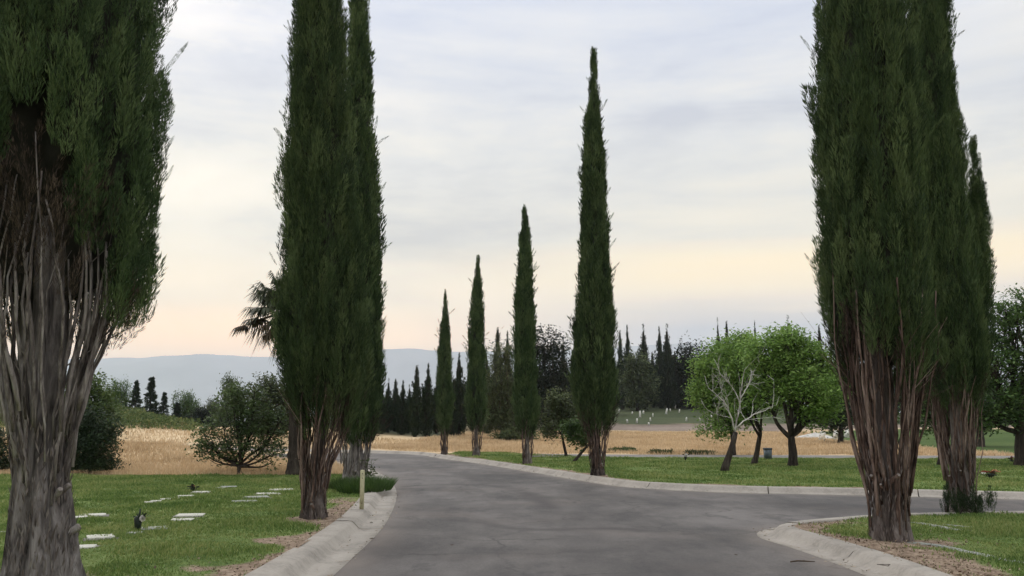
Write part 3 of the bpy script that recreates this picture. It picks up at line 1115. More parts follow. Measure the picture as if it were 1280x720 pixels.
    A = np.column_stack([np.cos(th) * 0.25, np.sin(th) * 0.25, np.ones(n)]) + rs.normal(0, 0.18, (n, 3))
    q = place_plumes([b[::3] * np.array([0.7, 0.7, 1.0]) for b in bank], P, A, rs.uniform(0.5, 1.0, n), rs)
    link('dead_twigs', quads_mesh('dead_twigs', q, M['dead']), root)

    # bole
    Ef = lambda z: np.interp(z, ez, er)
    ECf = lambda z: np.interp(z, ez, ec)
    zt = z0 + (z1 - z0) * 0.25
    zs = np.concatenate([[-0.12], np.linspace(0, zt, 26)])
    rb = Ef(zs) * np.interp(zs, [0, z0 * solid * 0.7, z0 * (solid + 0.2), z0 * (solid + 0.55), zt], [0.92, 0.80, 0.40, 0.24, 0.12])
    rb[:2] *= 1.08
    mb = MB()
    ph = rs.uniform(0, 6.28, 4)
    fl = lambda i, a: 1 + 0.13 * np.sin(5 * a + ph[0] + i * 0.10) + 0.09 * np.sin(9 * a + ph[1] - i * 0.13) + 0.10 * (vnoise(np.cos(a) * 3 + seed, np.sin(a) * 3, i * 0.5) - 0.5)
    tube(mb, np.column_stack([ECf(zs), 0 * zs, zs]), rb, 26, True, fl)
    mb.build('trunk', M['bole_grey' if bark == 'bark' else 'bole'], root, smooth=True)
    # bare stems fanning out
    for i in range(nstem):
        th = rs.uniform(0, 2 * pi)
        f0 = rs.uniform(0.70, 0.98); f1 = rs.uniform(0.40, 0.86)
        zs0 = rs.uniform(z0 * stem_z[0], z0 * stem_z[1])
        ze = z0 + rs.uniform(0.1, 0.7) * min(1.2, (z1 - z0) * 0.15)
        if opening is not None: ze += rs.uniform(0, 1.0)
        t = np.linspace(0, 1, 10)
        z = zs0 + (ze - zs0) * t
        tw = rs.normal(0, 0.22)
        f = f0 + (f1 - f0) * t
        wob = np.cumsum(rs.normal(0, 0.019, (10, 2)), 0)
        a = th + tw * t
        pts = np.column_stack([ECf(z) + f * Ef(z) * np.cos(a) + wob[:, 0], f * Ef(z) * np.sin(a) + wob[:, 1], z])
        r = stem_r * rs.uniform(0.40, 1.2) * (1 - 0.55 * t)
        r = r * (1 + rs.normal(0, 0.13, 10)); r[0] *= 0.7
        mb = MB(); tube(mb, pts, r, 6, True)
        if rs.uniform() < 0.6:           # a side twig
            k0 = rs.randint(4, 8)
            d = np.array([math.cos(a[k0]) * 0.5, math.sin(a[k0]) * 0.5, 0.9]) + rs.normal(0, 0.3, 3)
            tl = np.linspace(0, rs.uniform(0.2, 0.5), 4)[:, None]
            tube(mb, pts[k0] + tl * d, r[k0] * np.array([0.6, 0.5, 0.35, 0.2]), 4, False)
        mb.build('stem', M[bark], root, smooth=True)
    # shaggy bark plates
    if shreds:
        n = shreds
        z = z0 * 0.62 * rs.uniform(0, 1, n) ** 1.1
        th = rs.uniform(0, 2 * pi, n)
        rr0 = np.interp(z, zs_all := np.linspace(0, z0, 20), Ef(zs_all) * np.interp(zs_all, [0, z0 * 0.4, z0], [0.96, 0.90, 0.70]))
        P = np.column_stack([ECf(z) + rr0 * np.cos(th), rr0 * np.sin(th), z])
        D = np.column_stack([np.cos(th) * 0.15, np.sin(th) * 0.15, np.ones(n)]) + rs.normal(0, 0.16, (n, 3))
        D = unit(D) * np.where(rs.uniform(0, 1, n) < 0.3, -1, 1)[:, None]
        Tn = np.column_stack([-np.sin(th), np.cos(th), np.zeros(n)]) + rs.normal(0, 0.4, (n, 3))
        sc = stem_r / 0.028
        link('shaggy_bark', quads_mesh('shaggy_bark', leaf_quads(P, D, unit(Tn), rs.uniform(0.07, 0.20, n) * sc, rs.uniform(0.010, 0.030, n) * sc), M['shred']), root)
    # sawn stubs
    for i in range(stubs):
        th = theta_cam + rs.uniform(-1.3, 1.3)
        z = rs.uniform(0.08, max(0.3, z0 * 0.42))
        r0 = Ef(z) * 0.80
        p0 = np.array([ECf(z) + r0 * math.cos(th), r0 * math.sin(th), z])
        d = np.array([math.cos(th) * 0.75, math.sin(th) * 0.75, 0.65]) + rs.normal(0, 0.12, 3); d /= np.linalg.norm(d)
        L = Ef(z) * rs.uniform(0.22, 0.42); rs_ = stem_r * rs.uniform(0.8, 1.5)
        mb = MB(); tube(mb, [p0 - d * 0.05, p0 + d * L * 0.5, p0 + d * L], [rs_ * 1.2, rs_ * 1.05, rs_], 8, False)
        st = mb.build('sawn_stub', M[bark], root, smooth=True)
        mb = MB(); tube(mb, [p0 + d * (L - 0.004), p0 + d * (L + 0.003)], [rs_ * 0.97, rs_ * 0.93], 8, True)
        mb.build('cut_face', M['cut'], st)
    return root


GC = 'cypresses lining the road and its side road'
# the big one on the left edge
op1 = lambda dth, z: (np.abs(dth + 0.16) < np.clip(0.80 - 0.40 * (z - 2.4), 0, 0.72)) & (z < 4.4)
c1 = cypress('huge near cypress at the left edge with bare grey trunk and hollow crown', (52, 735), 8.05,
             [(402, -30, 168), (378, -62, 190), (340, -76, 194), (280, -78, 200), (200, -80, 204), (100, -82, 208), (0, -82, 211), (-250, -60, 200), (-500, -40, 185)],
             [(740, 6, 99), (690, 10, 95), (640, 14, 90), (585, 16, 87), (524, 4, 98), (463, -12, 119), (402, -32, 147), (330, -46, 166)],
             3500, BANK_C, 74, 0.021, 21, GC, 'bark', stem_z=(0.30, 0.66), solid=0.5, top=(12.2, 0.35), bottom=lambda d: np.where(np.abs(d + 0.1) < 0.9, 0.75, 0.0), opening=op1, shreds=1100, stubs=3, strays=90)
c2 = cypress('tall near cypress standing on the left lawn between the palm and the pale post', (392, 650), 13.5,
             [(530, 372, 440), (508, 360, 452), (485, 350, 462), (455, 345, 465), (400, 342, 463), (300, 346, 456), (200, 352, 449), (100, 358, 442), (0, 364, 437)],
             [(652, 376, 409), (620, 377, 409), (580, 375, 416), (545, 370, 432), (500, 362, 446)],
             1750, BANK_N, 52, 0.017, 22, GC, 'bark_red', top=(12.6,), strays=110, shreds=700, stubs=2)
c3 = cypress('cypress right behind the near left one, rising from tall grass at the road edge', (443, 606), 21.8,
             [(548, 425, 468), (530, 420, 475), (500, 417, 480), (400, 417, 480), (300, 421, 478), (200, 426, 473), (100, 432, 466), (0, 438, 460), (-150, 443, 453)],
             [(608, 428, 458), (585, 427, 461), (560, 424, 466), (520, 420, 474)],
             1500, BANK_M, 34, 0.022, 23, GC, 'bark', solid=0.45, top=(16.0,), shreds=400, stubs=1, strays=60)
c4 = cypress('large near cypress on bare earth inside the right kerb, reddish shaggy stems', (1111, 678), 11.1,
             [(478, 1052, 1156), (455, 1042, 1162), (425, 1026, 1167), (380, 1020, 1168), (300, 1018, 1164), (200, 1016, 1156), (100, 1017, 1149), (0, 1019, 1139), (-150, 1024, 1122), (-300, 1032, 1098)],
             [(682, 1088, 1137), (640, 1087, 1136), (600, 1078, 1138), (550, 1064, 1145), (490, 1046, 1156), (430, 1034, 1162)],
             1950, BANK_N, 84, 0.020, 24, GC, 'bark_red', top=(13.4,), bottom=lambda d: np.where((d < 0.4) & (d > -1.1), 0.42, -0.05),
             opening=lambda dth, z: (np.abs(dth + 0.55) < np.clip(0.5 - 0.45 * (z - 2.1), 0, 0.45)) & (z < 3.2), shreds=1100, stubs=3, strays=80)
c5 = cypress('cypress behind the near right one, with green suckers round its base', (1203, 641), 14.5,
             [(500, 1162, 1224), (480, 1152, 1234), (448, 1146, 1242), (400, 1142, 1236), (300, 1138, 1218), (200, 1134, 1207), (100, 1131, 1199), (0, 1134, 1188), (-180, 1136, 1168)],
             [(644, 1188, 1218), (610, 1185, 1218), (570, 1176, 1219), (530, 1168, 1222), (480, 1158, 1230)],
             1750, BANK_N, 54, 0.019, 25, GC, 'bark_red', top=(13.4,), extra=[(165, 1218, 1222), (200, 1216, 1228), (260, 1213, 1237), (330, 1212, 1241), (420, 1212, 1244)], shreds=700, stubs=2, strays=60)
m1 = cypress('tallest cypress of the far lawn row, its pointed top free against sky', (746, 597), 24.3,
             [(538, 734, 764), (520, 722, 769), (505, 716, 771), (480, 713, 773), (400, 717, 770), (300, 722, 764), (200, 728, 757), (150, 731, 752), (100, 736, 748), (62, 740, 744)],
             [(599, 738, 757), (580, 737, 756), (560, 734, 759), (530, 727, 765)],
             1300, BANK_M, 26, 0.024, 26, GC, 'bark_red', shreds=200, stubs=2, strays=90)
m2 = cypress('second tallest cypress of the far lawn row, left of the tallest one', (659, 582), 31.2,
             [(540, 649, 668), (525, 645, 671), (505, 641, 674), (450, 641, 672), (400, 643, 670), (350, 645, 667), (300, 649, 664), (258, 654, 658)],
             [(584, 653, 666), (568, 652, 666), (552, 650, 668), (530, 646, 671)],
             800, BANK_M, 14, 0.032, 27, GC, 'bark_red', shreds=110, stubs=1, strays=70)
m3 = cypress('third cypress of the row on the far lawn, beside the road bend', (596, 572), 38.0,
             [(538, 588, 603), (525, 585, 606), (505, 582, 609), (450, 583, 608), (400, 586, 606), (350, 591, 602), (320, 596, 599)],
             [(574, 590, 601), (560, 590, 601), (545, 588, 603), (525, 585, 606)],
             620, BANK_M, 10, 0.034, 28, GC, 'bark_red', shreds=80, stubs=0, strays=60)
m4 = cypress('smallest, farthest cypress of the far lawn row, at the end of the kerb', (556, 570), 41.5,
             [(540, 550, 561), (525, 546, 565), (500, 544, 567), (450, 547, 565), (400, 551, 562), (363, 556, 558)],
             [(572, 551, 560), (560, 551, 560), (545, 549, 562), (525, 547, 564)],
             480, BANK_M, 8, 0.034, 29, GC, 'bark_red', shreds=60, stubs=0, strays=50, basez=0.12)


# ---- far cypresses: prototypes and copies
def far_cyp_mesh(seed, H, Rr):
    rs = np.random.RandomState(seed)
    n = 190
    zs = np.linspace(0.25, H, 200)
    prof = lambda z: Rr * np.interp(z / H, [0.0, 0.08, 0.2, 0.5, 0.75, 0.9, 1.0], [0.55, 0.85, 1.0, 0.85, 0.55, 0.28, 0.03])
    c = np.cumsum(prof(zs) + 0.1); c /= c[-1]
    z = np.interp(rs.uniform(0, 1, n), c, zs); th = rs.uniform(0, 2 * pi, n)
    r = np.maximum(0, prof(z) - 0.08) * rs.uniform(0.6, 1.05, n)
    P = np.column_stack([r * np.cos(th), r * np.sin(th), z - 0.35])
    A = np.column_stack([np.cos(th) * 0.05, np.sin(th) * 0.05, np.ones(n)]) + rs.normal(0, 0.08, (n, 3))
    q = place_plumes(BANK_F, P, A, rs.uniform(0.55, 0.95, n) * np.clip(prof(z) / 0.5, 0.5, 1), rs)
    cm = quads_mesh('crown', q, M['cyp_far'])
    mb = MB()
    zt = np.linspace(-0.2, H * 0.93, 8)
    tube(mb, np.column_stack([0 * zt, 0 * zt, zt]), np.interp(zt, [0, 0.6, 1.2, H * 0.5, H], [0.16, 0.15, Rr * 0.6, Rr * 0.5, 0.03]), 8, True)  # above its foot the trunk swells into the dark filler core
    return cm, mb.mesh('trunk', M['cyp_core'], True)


FC = [far_cyp_mesh(41, 7.0, 0.60), far_cyp_mesh(42, 7.0, 0.52), far_cyp_mesh(43, 7.0, 0.68)]
fc_protos = []


def far_cypress(label, px, top_py, Y, wpx, group, v):
    x = (px - 640) / F * Y * 1.01
    x = at(px, top_py, Y)[0]
    zt = at(px, top_py, Y)[2]
    zb = gz(x, Y)
    H = zt - zb
    if v not in [p[0] for p in fc_protos]:
        root = thing('cypress_tree', label, 'tree', (x, Y, zb), group)
        link('crown', FC[v][0], root); link('trunk', FC[v][1], root)
        fc_protos.append((v, root))
    else:
        src = [p[1] for p in fc_protos if p[0] == v][0]
        root = copy_tree(src)
        root['label'] = label; root['group'] = group
    root.location = (x, Y, zb)
    w = wpx / F * Y / 2
    Rr = (0.60, 0.52, 0.68)[v]
    root.scale = (w / Rr, w / Rr, H / 7.0)
    root.rotation_euler = (random.uniform(-0.02, 0.02), random.uniform(-0.02, 0.02), random.uniform(0, 6.28))
    return root


ordn = ['first', 'second', 'third', 'fourth', 'fifth', 'sixth', 'seventh', 'eighth', 'ninth', 'tenth', 'eleventh', 'twelfth', 'thirteenth', 'fourteenth', 'fifteenth', 'sixteenth']
rowL = [(462, 505, 70, 13), (470, 494, 69, 13), (478, 483, 68, 12), (486, 474, 70, 12), (495, 471, 72, 13), (503, 476, 69, 14), (511, 482, 71, 13), (520, 453, 67, 15), (534, 455, 68, 16), (546, 468, 72, 13),
        (566, 470, 70, 13), (575, 442, 71, 16), (610, 438, 78, 15)]
for i, (px, ty, Y, w) in enumerate(rowL):
    far_cypress('slim dark cypress in the row beyond the road bend, %s from the left' % ordn[i], px, ty, Y, w, 'dark cypresses beyond the road bend', i % 3)
rowR = [(621, 404, 92, 16), (632, 415, 94, 14), (703, 424, 100, 15), (716, 440, 104, 14)]
for i, (px, ty, Y, w) in enumerate(rowR):
    far_cypress(['dark cypress spire left of the second tallest cypress, the taller of two', 'dark cypress spire just left of the second tallest cypress, the shorter of two',
                 'distant dark cypress just left of the tallest cypress', 'short distant cypress close behind the tallest cypress'][i], px, ty, Y, w, 'dark cypresses in the middle distance', (i + 1) % 3)
rowC = [(776, 409, 142, 10), (785, 407, 146, 12), (803, 407, 144, 18), (815, 437, 148, 10), (823, 409, 146, 13), (834, 407, 143, 18), (844, 437, 147, 13), (762, 420, 150, 12), (853, 446, 150, 14)]
for i, j in enumerate(sorted(range(len(rowC)), key=lambda k: rowC[k][0])):
    px, ty, Y, w = rowC[j]
    far_cypress('dark cypress at the top of the far burial slope, %s from the left' % ordn[i], px, ty, Y, w, 'dark cypresses above the far burial slope', i % 3)
rowT = [(897, 399, 150, 9), (906, 397, 152, 10), (944, 402, 155, 8), (987, 396, 150, 14), (1022, 402, 153, 10)]
for i, (px, ty, Y, w) in enumerate(rowT):
    far_cypress(['dark spire above the bright green tree, leftmost of the close pair', 'dark spire above the bright green tree, right one of the close pair', 'thin dark spire peeping over the middle of the bright green trees',
                 'blunt dark cypress top over the largest bright green tree', 'dark cypress top just left of the large right cypress'][i], px, ty, Y, w, 'cypress tops behind the green trees', i % 3)


# ------------------------------------------------------------------ broad-leaved trees
def leaf_cloud(centers, sig, per, ll, lw, rs, flat=0.75, droop=0.0):
    n = len(centers) * per
    C = np.repeat(centers, per, 0)
    Sg = np.repeat(np.asarray(sig), per)[:, None]
    off = rs.normal(0, 1, (n, 3)); off[:, 2] *= flat
    P = C + off * Sg
    D = rand_dir(n, rs); D[:, 2] = D[:, 2] * 0.6 - droop
    D = unit(D)
    up = rand_dir(n, rs) * 0.7 + np.array([0, 0, 1.0])
    S = unit(np.cross(D, up))
    return leaf_quads(P - D * ll * 0.5, D, S, ll * rs.uniform(0.6, 1.35, n), lw * rs.uniform(0.6, 1.35, n))


def lobes_points(lobes, k, rs, shell=0.55):
    L = np.array(lobes, float)
    vol = L[:, 3] * L[:, 4] * L[:, 5]
    which = rs.choice(len(L), k, p=vol ** 0.8 / (vol ** 0.8).sum())
    d = rand_dir(k, rs)
    r = (shell + (1 - shell) * rs.uniform(0, 1, k)) ** 0.7
    r = np.where(rs.uniform(0, 1, k) < 0.2, rs.uniform(0.2, 0.7, k), r)
    return L[which, :3] + d * r[:, None] * L[which, 3:6], which


def bend(p0, p1, n, rs, amp, up=0.0):
    t = np.linspace(0, 1, n)[:, None]
    p0 = np.array(p0, float); p1 = np.array(p1, float)
    w = np.sin(pi * t) * rs.normal(0, amp, 3) + np.sin(2 * pi * t) * rs.normal(0, amp * 0.5, 3)
    w[:, 2] += (np.sin(pi * t) * up)[:, 0]
    return p0 + (p1 - p0) * t + w


def broad_parts(root, trunk, tr, lobes, nclump, sig, per, ll, lw, leafmat, barkmat, seed, limbs=True, droop=0.0, shell=0.55):
    """trunk: list of points (local); tr radius at base"""
    rs = np.random.RandomState(seed)
    trunk = np.array(trunk, float)
    mb = MB()
    m = len(trunk)
    t = np.linspace(0, 1, m * 4)
    pts = np.column_stack([np.interp(t, np.linspace(0, 1, m), trunk[:, i]) for i in range(3)])
    pts = np.concatenate([[pts[0] - np.array([0, 0, 0.15])], pts])
    rad = tr * np.concatenate([[1.35], np.interp(t, [0, 0.15, 1], [1.25, 1.0, 0.7])])
    ph = rs.uniform(0, 6.28)
    tube(mb, pts, rad, 10, True, lambda i, a: 1 + 0.08 * np.sin(3 * a + ph) + 0.06 * np.sin(5 * a + i))
    mb.build('trunk', M[barkmat], root, smooth=True)
    C, which = lobes_points(lobes, nclump, rs, shell)
    fork = trunk[-1]
    tw = MB()
    L = np.array(lobes, float)
    if limbs:
        for k in range(len(L)):
            tgt = L[k, :3] + np.array([0, 0, -0.1]) * L[k, 5]
            sp = trunk[-1] if rs.uniform() < 0.6 else trunk[-1] * 0.75 + trunk[-2] * 0.25
            pl = bend(sp, tgt, 9, rs, 0.05 * np.linalg.norm(tgt - sp), -0.08 * np.linalg.norm(tgt - sp))
            mb = MB(); tube(mb, pl, tr * 0.55 * np.linspace(1, 0.3, 9), 7, True)
            mb.build('limb', M[barkmat], root, smooth=True)
            ids = np.where(which == k)[0]
            for c in ids[:22]:
                j = rs.randint(4, 9)
                pq = bend(pl[j], C[c], 5, rs, 0.08 * np.linalg.norm(C[c] - pl[j]))
                tube(tw, pq, tr * 0.16 * np.linspace(1, 0.3, 5), 4, False)
        tw.build('twigs', M[barkmat], root)
    q = leaf_cloud(C, sig * rs.uniform(0.6, 1.3, nclump), per, ll, lw, rs, 0.7, droop)
    q = q[q[..., 2].min(1) > 0.08]
    link('crown', quads_mesh('crown', q, M[leafmat]), root)


def px_lobes(base, Y, L):
    """lobes given as (px, py, rx_px, rz_px, dy_m)"""
    out = []
    for px, py, rx, rz, dy in L:
        x, _, z = at(px, py, Y)
        s = Y / F * 1.0
        out.append((x - base[0], dy, z - base[2], rx * s, rx * s * 0.9, rz * s))
    return out


def broad(label, name, base_px, Y, lobes, trunk_px, tr, nclump, sig, per, ll, lw, leafmat, barkmat, seed, group=None, on_lawn=True, limbs=True, droop=0.0, shell=0.55, cat='tree', base_dy=0):
    bx, by, _ = at(base_px[0], base_px[1], Y)
    bz = float(lawnz(bx, by)) if on_lawn else gz(bx, by)
    base = np.array([bx, by, bz])
    root = thing(name, label, cat, tuple(base), group)
    tp = [(0, 0, 0)]
    for px, py, dy in trunk_px:
        x, _, z = at(px, py, Y)
        tp.append((x - bx, dy, z - bz))
    broad_parts(root, tp, tr, px_lobes(base, Y, lobes), nclump, sig, per, ll, lw, leafmat, barkmat, seed, limbs, droop, shell)
    return root


GG = 'leafy trees on the far lawn'
broad('largest bright green tree on the far lawn, straight dark trunk forking low', 'broadleaf_tree', (992, 582), 29.4,
      [(985, 445, 34, 32, 0), (1015, 450, 30, 30, 0.3), (958, 450, 28, 30, 0.2), (1030, 490, 28, 30, 0.2), (1000, 490, 36, 30, -0.4), (960, 490, 26, 26, 0.3), (985, 425, 24, 18, 0.2), (1040, 470, 18, 30, 0.4), (1012, 520, 24, 14, 0.1)],
      [(991, 560, 0), (989, 545, 0)], 0.15, 460, 0.20, 50, 0.13, 0.065, 'leaf_bright', 'bark_dark', 51, GG)
broad('smaller green tree with a leaning dark trunk, just right of the bare tree', 'broadleaf_tree', (943, 578), 31.5,
      [(940, 480, 28, 28, 0.3), (925, 455, 26, 28, 0.4), (955, 500, 22, 18, 0.2), (930, 505, 22, 18, 0.2)],
      [(947, 562, 0), (951, 540, 0.05)], 0.10, 220, 0.2, 42, 0.13, 0.065, 'leaf_green', 'bark_dark', 52, GG)
broad('yellowish green tree behind the bare white tree, foliage hanging low on its left', 'broadleaf_tree', (917, 566), 40.0,
      [(890, 455, 24, 22, 0), (915, 440, 24, 22, 0), (882, 490, 18, 24, 0), (905, 490, 26, 28, 0), (895, 530, 20, 16, 0), (930, 430, 18, 14, 0), (925, 525, 16, 14, 0)],
      [(916, 545, 0), (913, 530, 0)], 0.11, 330, 0.27, 44, 0.17, 0.085, 'leaf_green', 'bark_dark', 53, GG, on_lawn=False)
broad('dark tree standing far back left of the large right cypress', 'broadleaf_tree', (1051, 556), 58.0,
      [(1048, 522, 22, 18, 0), (1062, 505, 20, 20, 0), (1040, 500, 20, 22, 0)],
      [(1051, 540, 0), (1051, 535, 0)], 0.18, 130, 0.34, 34, 0.24, 0.12, 'leaf_dark', 'bark_dark', 54, GG, on_lawn=False)
broad('green tree whose thin leaning trunk shows between the two right cypresses', 'broadleaf_tree', (1176, 580), 30.0,
      [(1158, 515, 24, 26, 0.3), (1185, 500, 28, 28, 0.3), (1150, 480, 20, 24, 0.3), (1200, 520, 22, 22, 0.4), (1215, 470, 22, 28, 0.3)],
      [(1178, 560, 0), (1181, 545, 0)], 0.12, 190, 0.2, 38, 0.13, 0.065, 'leaf_mid', 'bark_dark', 55, GG)
broad('large leafy tree at the right edge with a thick dark trunk', 'broadleaf_tree', (1277, 581), 30.0,
      [(1260, 400, 26, 30, 0), (1290, 385, 30, 30, 0), (1245, 450, 28, 34, 0), (1285, 450, 34, 34, 0), (1250, 505, 28, 26, 0), (1285, 505, 34, 28, 0), (1320, 470, 30, 44, 0), (1235, 520, 18, 20, 0.2)],
      [(1276, 550, 0), (1277, 535, 0)], 0.21, 360, 0.2, 44, 0.14, 0.07, 'leaf_mid', 'bark_dark', 56, GG)
broad('far dark tree seen under the right edge tree, on the distant green', 'broadleaf_tree', (1225, 563), 52.0,
      [(1226, 525, 24, 16, 0), (1245, 512, 20, 18, 0), (1208, 515, 20, 18, 0)],
      [(1225, 548, 0), (1225, 540, 0)], 0.26, 120, 0.34, 34, 0.22, 0.11, 'leaf_dark', 'bark_dark', 57, GG, on_lawn=False)
# small trees by the tallest cypress
broad('slender young tree with a thin trunk left of the tallest cypress', 'young_tree', (708, 569), 38.5,
      [(702, 515, 20, 20, 0), (690, 535, 14, 18, 0), (716, 530, 16, 18, 0), (700, 500, 14, 14, 0)],
      [(704, 552, 0), (702, 540, 0)], 0.06, 120, 0.2, 30, 0.15, 0.07, 'leaf_olive', 'bark_dark', 58, GG)
broad('small bushy tree tilted on a leaning trunk beside the tallest cypress', 'young_tree', (718, 575), 33.5,
      [(724, 545, 15, 12, 0), (715, 535, 12, 12, 0), (735, 540, 12, 12, 0.2)],
      [(728, 564, 0), (736, 556, 0.1)], 0.06, 80, 0.14, 34, 0.13, 0.065, 'leaf_mid', 'bark_dark', 59, GG)
# left side
broad('low multi stemmed tree at the back edge of the left lawn', 'broadleaf_tree', (300, 597), 25.2,
      [(280, 530, 26, 24, 0), (315, 525, 28, 26, 0), (337, 540, 22, 24, 0.2), (268, 555, 20, 16, 0), (298, 502, 24, 20, 0), (347, 562, 16, 14, 0), (300, 558, 34, 14, 0.2), (262, 571, 11, 9, 0), (340, 577, 11, 9, 0), (257, 545, 16, 18, 0), (350, 525, 20, 28, 0), (318, 488, 14, 14, 0), (283, 574, 12, 8, 0.2), (288, 484, 8, 10, 0)],
      [(299, 588, 0), (299, 582, 0)], 0.07, 210, 0.15, 34, 0.11, 0.055, 'leaf_low', 'bark_dark', 60, 'trees and bushes behind the left lawn')
broad('dense dark bush behind the left lawn, beside the huge left cypress trunk', 'bush', (112, 600), 25.4,
      [(112, 560, 30, 28, 0), (125, 540, 24, 30, 0), (100, 535, 26, 30, 0), (115, 585, 32, 14, 0), (130, 575, 16, 20, 0), (95, 575, 26, 20, 0.1)],
      [(112, 590, 0), (112, 580, 0)], 0.06, 360, 0.13, 40, 0.12, 0.04, 'leaf_dark', 'bark_dark', 61, 'trees and bushes behind the left lawn', cat='bush')
broad('dark bush at the left edge behind the huge cypress trunk', 'bush', (-6, 600), 26.0,
      [(-6, 565, 20, 24, 0), (-12, 545, 16, 18, 0), (0, 585, 18, 12, 0)],
      [(-6, 590, 0), (-6, 580, 0)], 0.05, 140, 0.14, 36, 0.12, 0.04, 'leaf_dark', 'bark_dark', 62, 'trees and bushes behind the left lawn', cat='bush')
broad('green leafy tree rising behind the dense dark bush on the left', 'broadleaf_tree', (122, 570), 44.0,
      [(118, 505, 24, 24, 0), (130, 525, 20, 24, 0), (105, 490, 22, 26, 0), (95, 530, 26, 26, 0)],
      [(122, 555, 0), (121, 540, 0)], 0.12, 200, 0.3, 36, 0.2, 0.09, 'leaf_mid', 'bark_dark', 63, 'trees and bushes behind the left lawn', on_lawn=False)
broad('olive green tree rising behind the low multi stemmed tree', 'broadleaf_tree', (342, 568), 56.0,
      [(330, 500, 30, 24, 0), (355, 510, 26, 28, 0), (320, 525, 26, 24, 0), (350, 540, 28, 22, 0), (340, 485, 20, 14, 0), (310, 545, 20, 16, 0), (375, 500, 24, 24, 0)],
      [(342, 555, 0), (341, 545, 0)], 0.16, 300, 0.36, 36, 0.24, 0.11, 'leaf_low2', 'bark_dark', 64, 'trees and bushes behind the left lawn', on_lawn=False)
# middle-distance mass
broad('soft grey green pine left of the second tallest cypress', 'pine_tree', (628, 556), 66.0,
      [(628, 470, 18, 40, 0), (615, 510, 20, 30, 0), (642, 510, 22, 36, 0), (628, 530, 26, 20, 0), (630, 440, 12, 20, 0)],
      [(628, 540, 0), (628, 520, 0)], 0.18, 230, 0.42, 40, 0.42, 0.06, 'leaf_olive', 'bark_dark', 65, 'trees in the middle distance', on_lawn=False, droop=0.3)
broad('dark rounded tree between the two tallest cypresses of the far lawn', 'broadleaf_tree', (683, 556), 84.0,
      [(680, 432, 22, 22, 0), (698, 450, 18, 26, 0), (668, 455, 18, 28, 0), (685, 480, 30, 28, 0), (690, 510, 26, 26, 0), (655, 490, 22, 30, 0)],
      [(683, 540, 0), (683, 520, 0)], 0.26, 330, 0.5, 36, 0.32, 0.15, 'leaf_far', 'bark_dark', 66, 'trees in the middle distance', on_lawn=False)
broad('low grey green bush at the foot of the middle distance trees', 'bush', (645, 556), 64.0,
      [(645, 545, 16, 10, 0), (630, 548, 14, 9, 0), (662, 547, 14, 9, 0)],
      [(645, 552, 0), (645, 548, 0)], 0.06, 90, 0.3, 34, 0.22, 0.1, 'leaf_olive', 'bark_dark', 67, 'trees in the middle distance', on_lawn=False, cat='bush')
broad('brownish olive tree in front of the dark cypresses on the burial slope', 'broadleaf_tree', (797, 517), 138.0,
      [(797, 455, 12, 16, 0), (793, 475, 14, 18, 0), (803, 480, 14, 20, 0), (797, 497, 18, 14, 0)],
      [(797, 508, 0), (797, 500, 0)], 0.3, 170, 0.7, 34, 0.5, 0.24, 'leaf_olive', 'bark_dark', 68, 'trees above the far burial slope', on_lawn=False)
broad('dark round crowned tree at the right end of the burial slope', 'broadleaf_tree', (864, 516), 145.0,
      [(862, 448, 18, 18, 0), (878, 465, 18, 24, 0), (852, 470, 14, 22, 0), (868, 490, 24, 22, 0)],
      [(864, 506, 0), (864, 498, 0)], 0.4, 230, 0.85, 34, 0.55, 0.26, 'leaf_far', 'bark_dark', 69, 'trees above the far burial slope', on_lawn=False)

# generic far broad-leaved trees: prototypes and copies
FB = []


def far_broad(label, px, top_py, Y, wpx, group, v, mat=None):
    x, _, zt = at(px, top_py, Y)
    zb = gz(x, Y)
    if v >= len(FB) or FB[v] is None:
        root = thing('broadleaf_tree', label, 'tree', (x, Y, zb), group)
        rs = np.random.RandomState(80 + v)
        lob = [(rs.normal(0, 1.1), rs.normal(0, 1.0), rs.uniform(2.0, 4.6), rs.uniform(1.0, 1.6), rs.uniform(1.0, 1.6), rs.uniform(0.9, 1.5)) for _ in range(8)] + [(0, 0, 4.9, 1.0, 1.0, 0.9), (0.3, 0, 1.6, 1.8, 1.6, 1.0)]
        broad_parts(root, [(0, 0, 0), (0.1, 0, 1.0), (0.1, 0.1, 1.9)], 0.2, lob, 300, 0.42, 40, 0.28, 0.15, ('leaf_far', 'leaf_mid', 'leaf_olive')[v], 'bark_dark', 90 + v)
        while len(FB) <= v: FB.append(None)
        FB[v] = root
    else:
        root = copy_tree(FB[v])
        root['label'] = label; root['group'] = group
    H = zt - zb
    w = wpx / F * Y / 2
    root.location = (x, Y, zb)
    root.scale = (w / 2.4, w / 2.4, H / 5.8)
    root.rotation_euler = (0, 0, random.uniform(0, 6.28))
    return root


gl = 'distant trees below the hazy hills'
lst = [(146, 478, 95, 26, 1, 'pale leafy tree on the hill brow, left of the dark conifers'), (236, 492, 112, 28, 1, 'pale open crowned tree right of the dark conifers'),
       (252, 508, 98, 34, 0, 'dark bushy tree beside the low multi stemmed tree, right of the conifers'), (268, 498, 125, 30, 2, 'olive tree far behind the low multi stemmed tree'),
       (288, 470, 105, 36, 2, 'thin topped olive tree showing just above the low multi stemmed tree'), (384, 520, 100, 50, 0, 'dark tree hidden behind the palm and near left cypress'),
       (420, 525, 110, 50, 0, 'dark tree glimpsed between the two left cypresses'), (455, 520, 92, 36, 0, 'dark tree at the left end of the far cypress row'), (466, 535, 66, 24, 2, 'low olive bushy tree left of the far cypress row'),
       (60, 480, 90, 60, 0, 'dark tree behind the huge left cypress'), (10, 470, 95, 70, 1, 'green tree at the far left edge behind the huge cypress')]
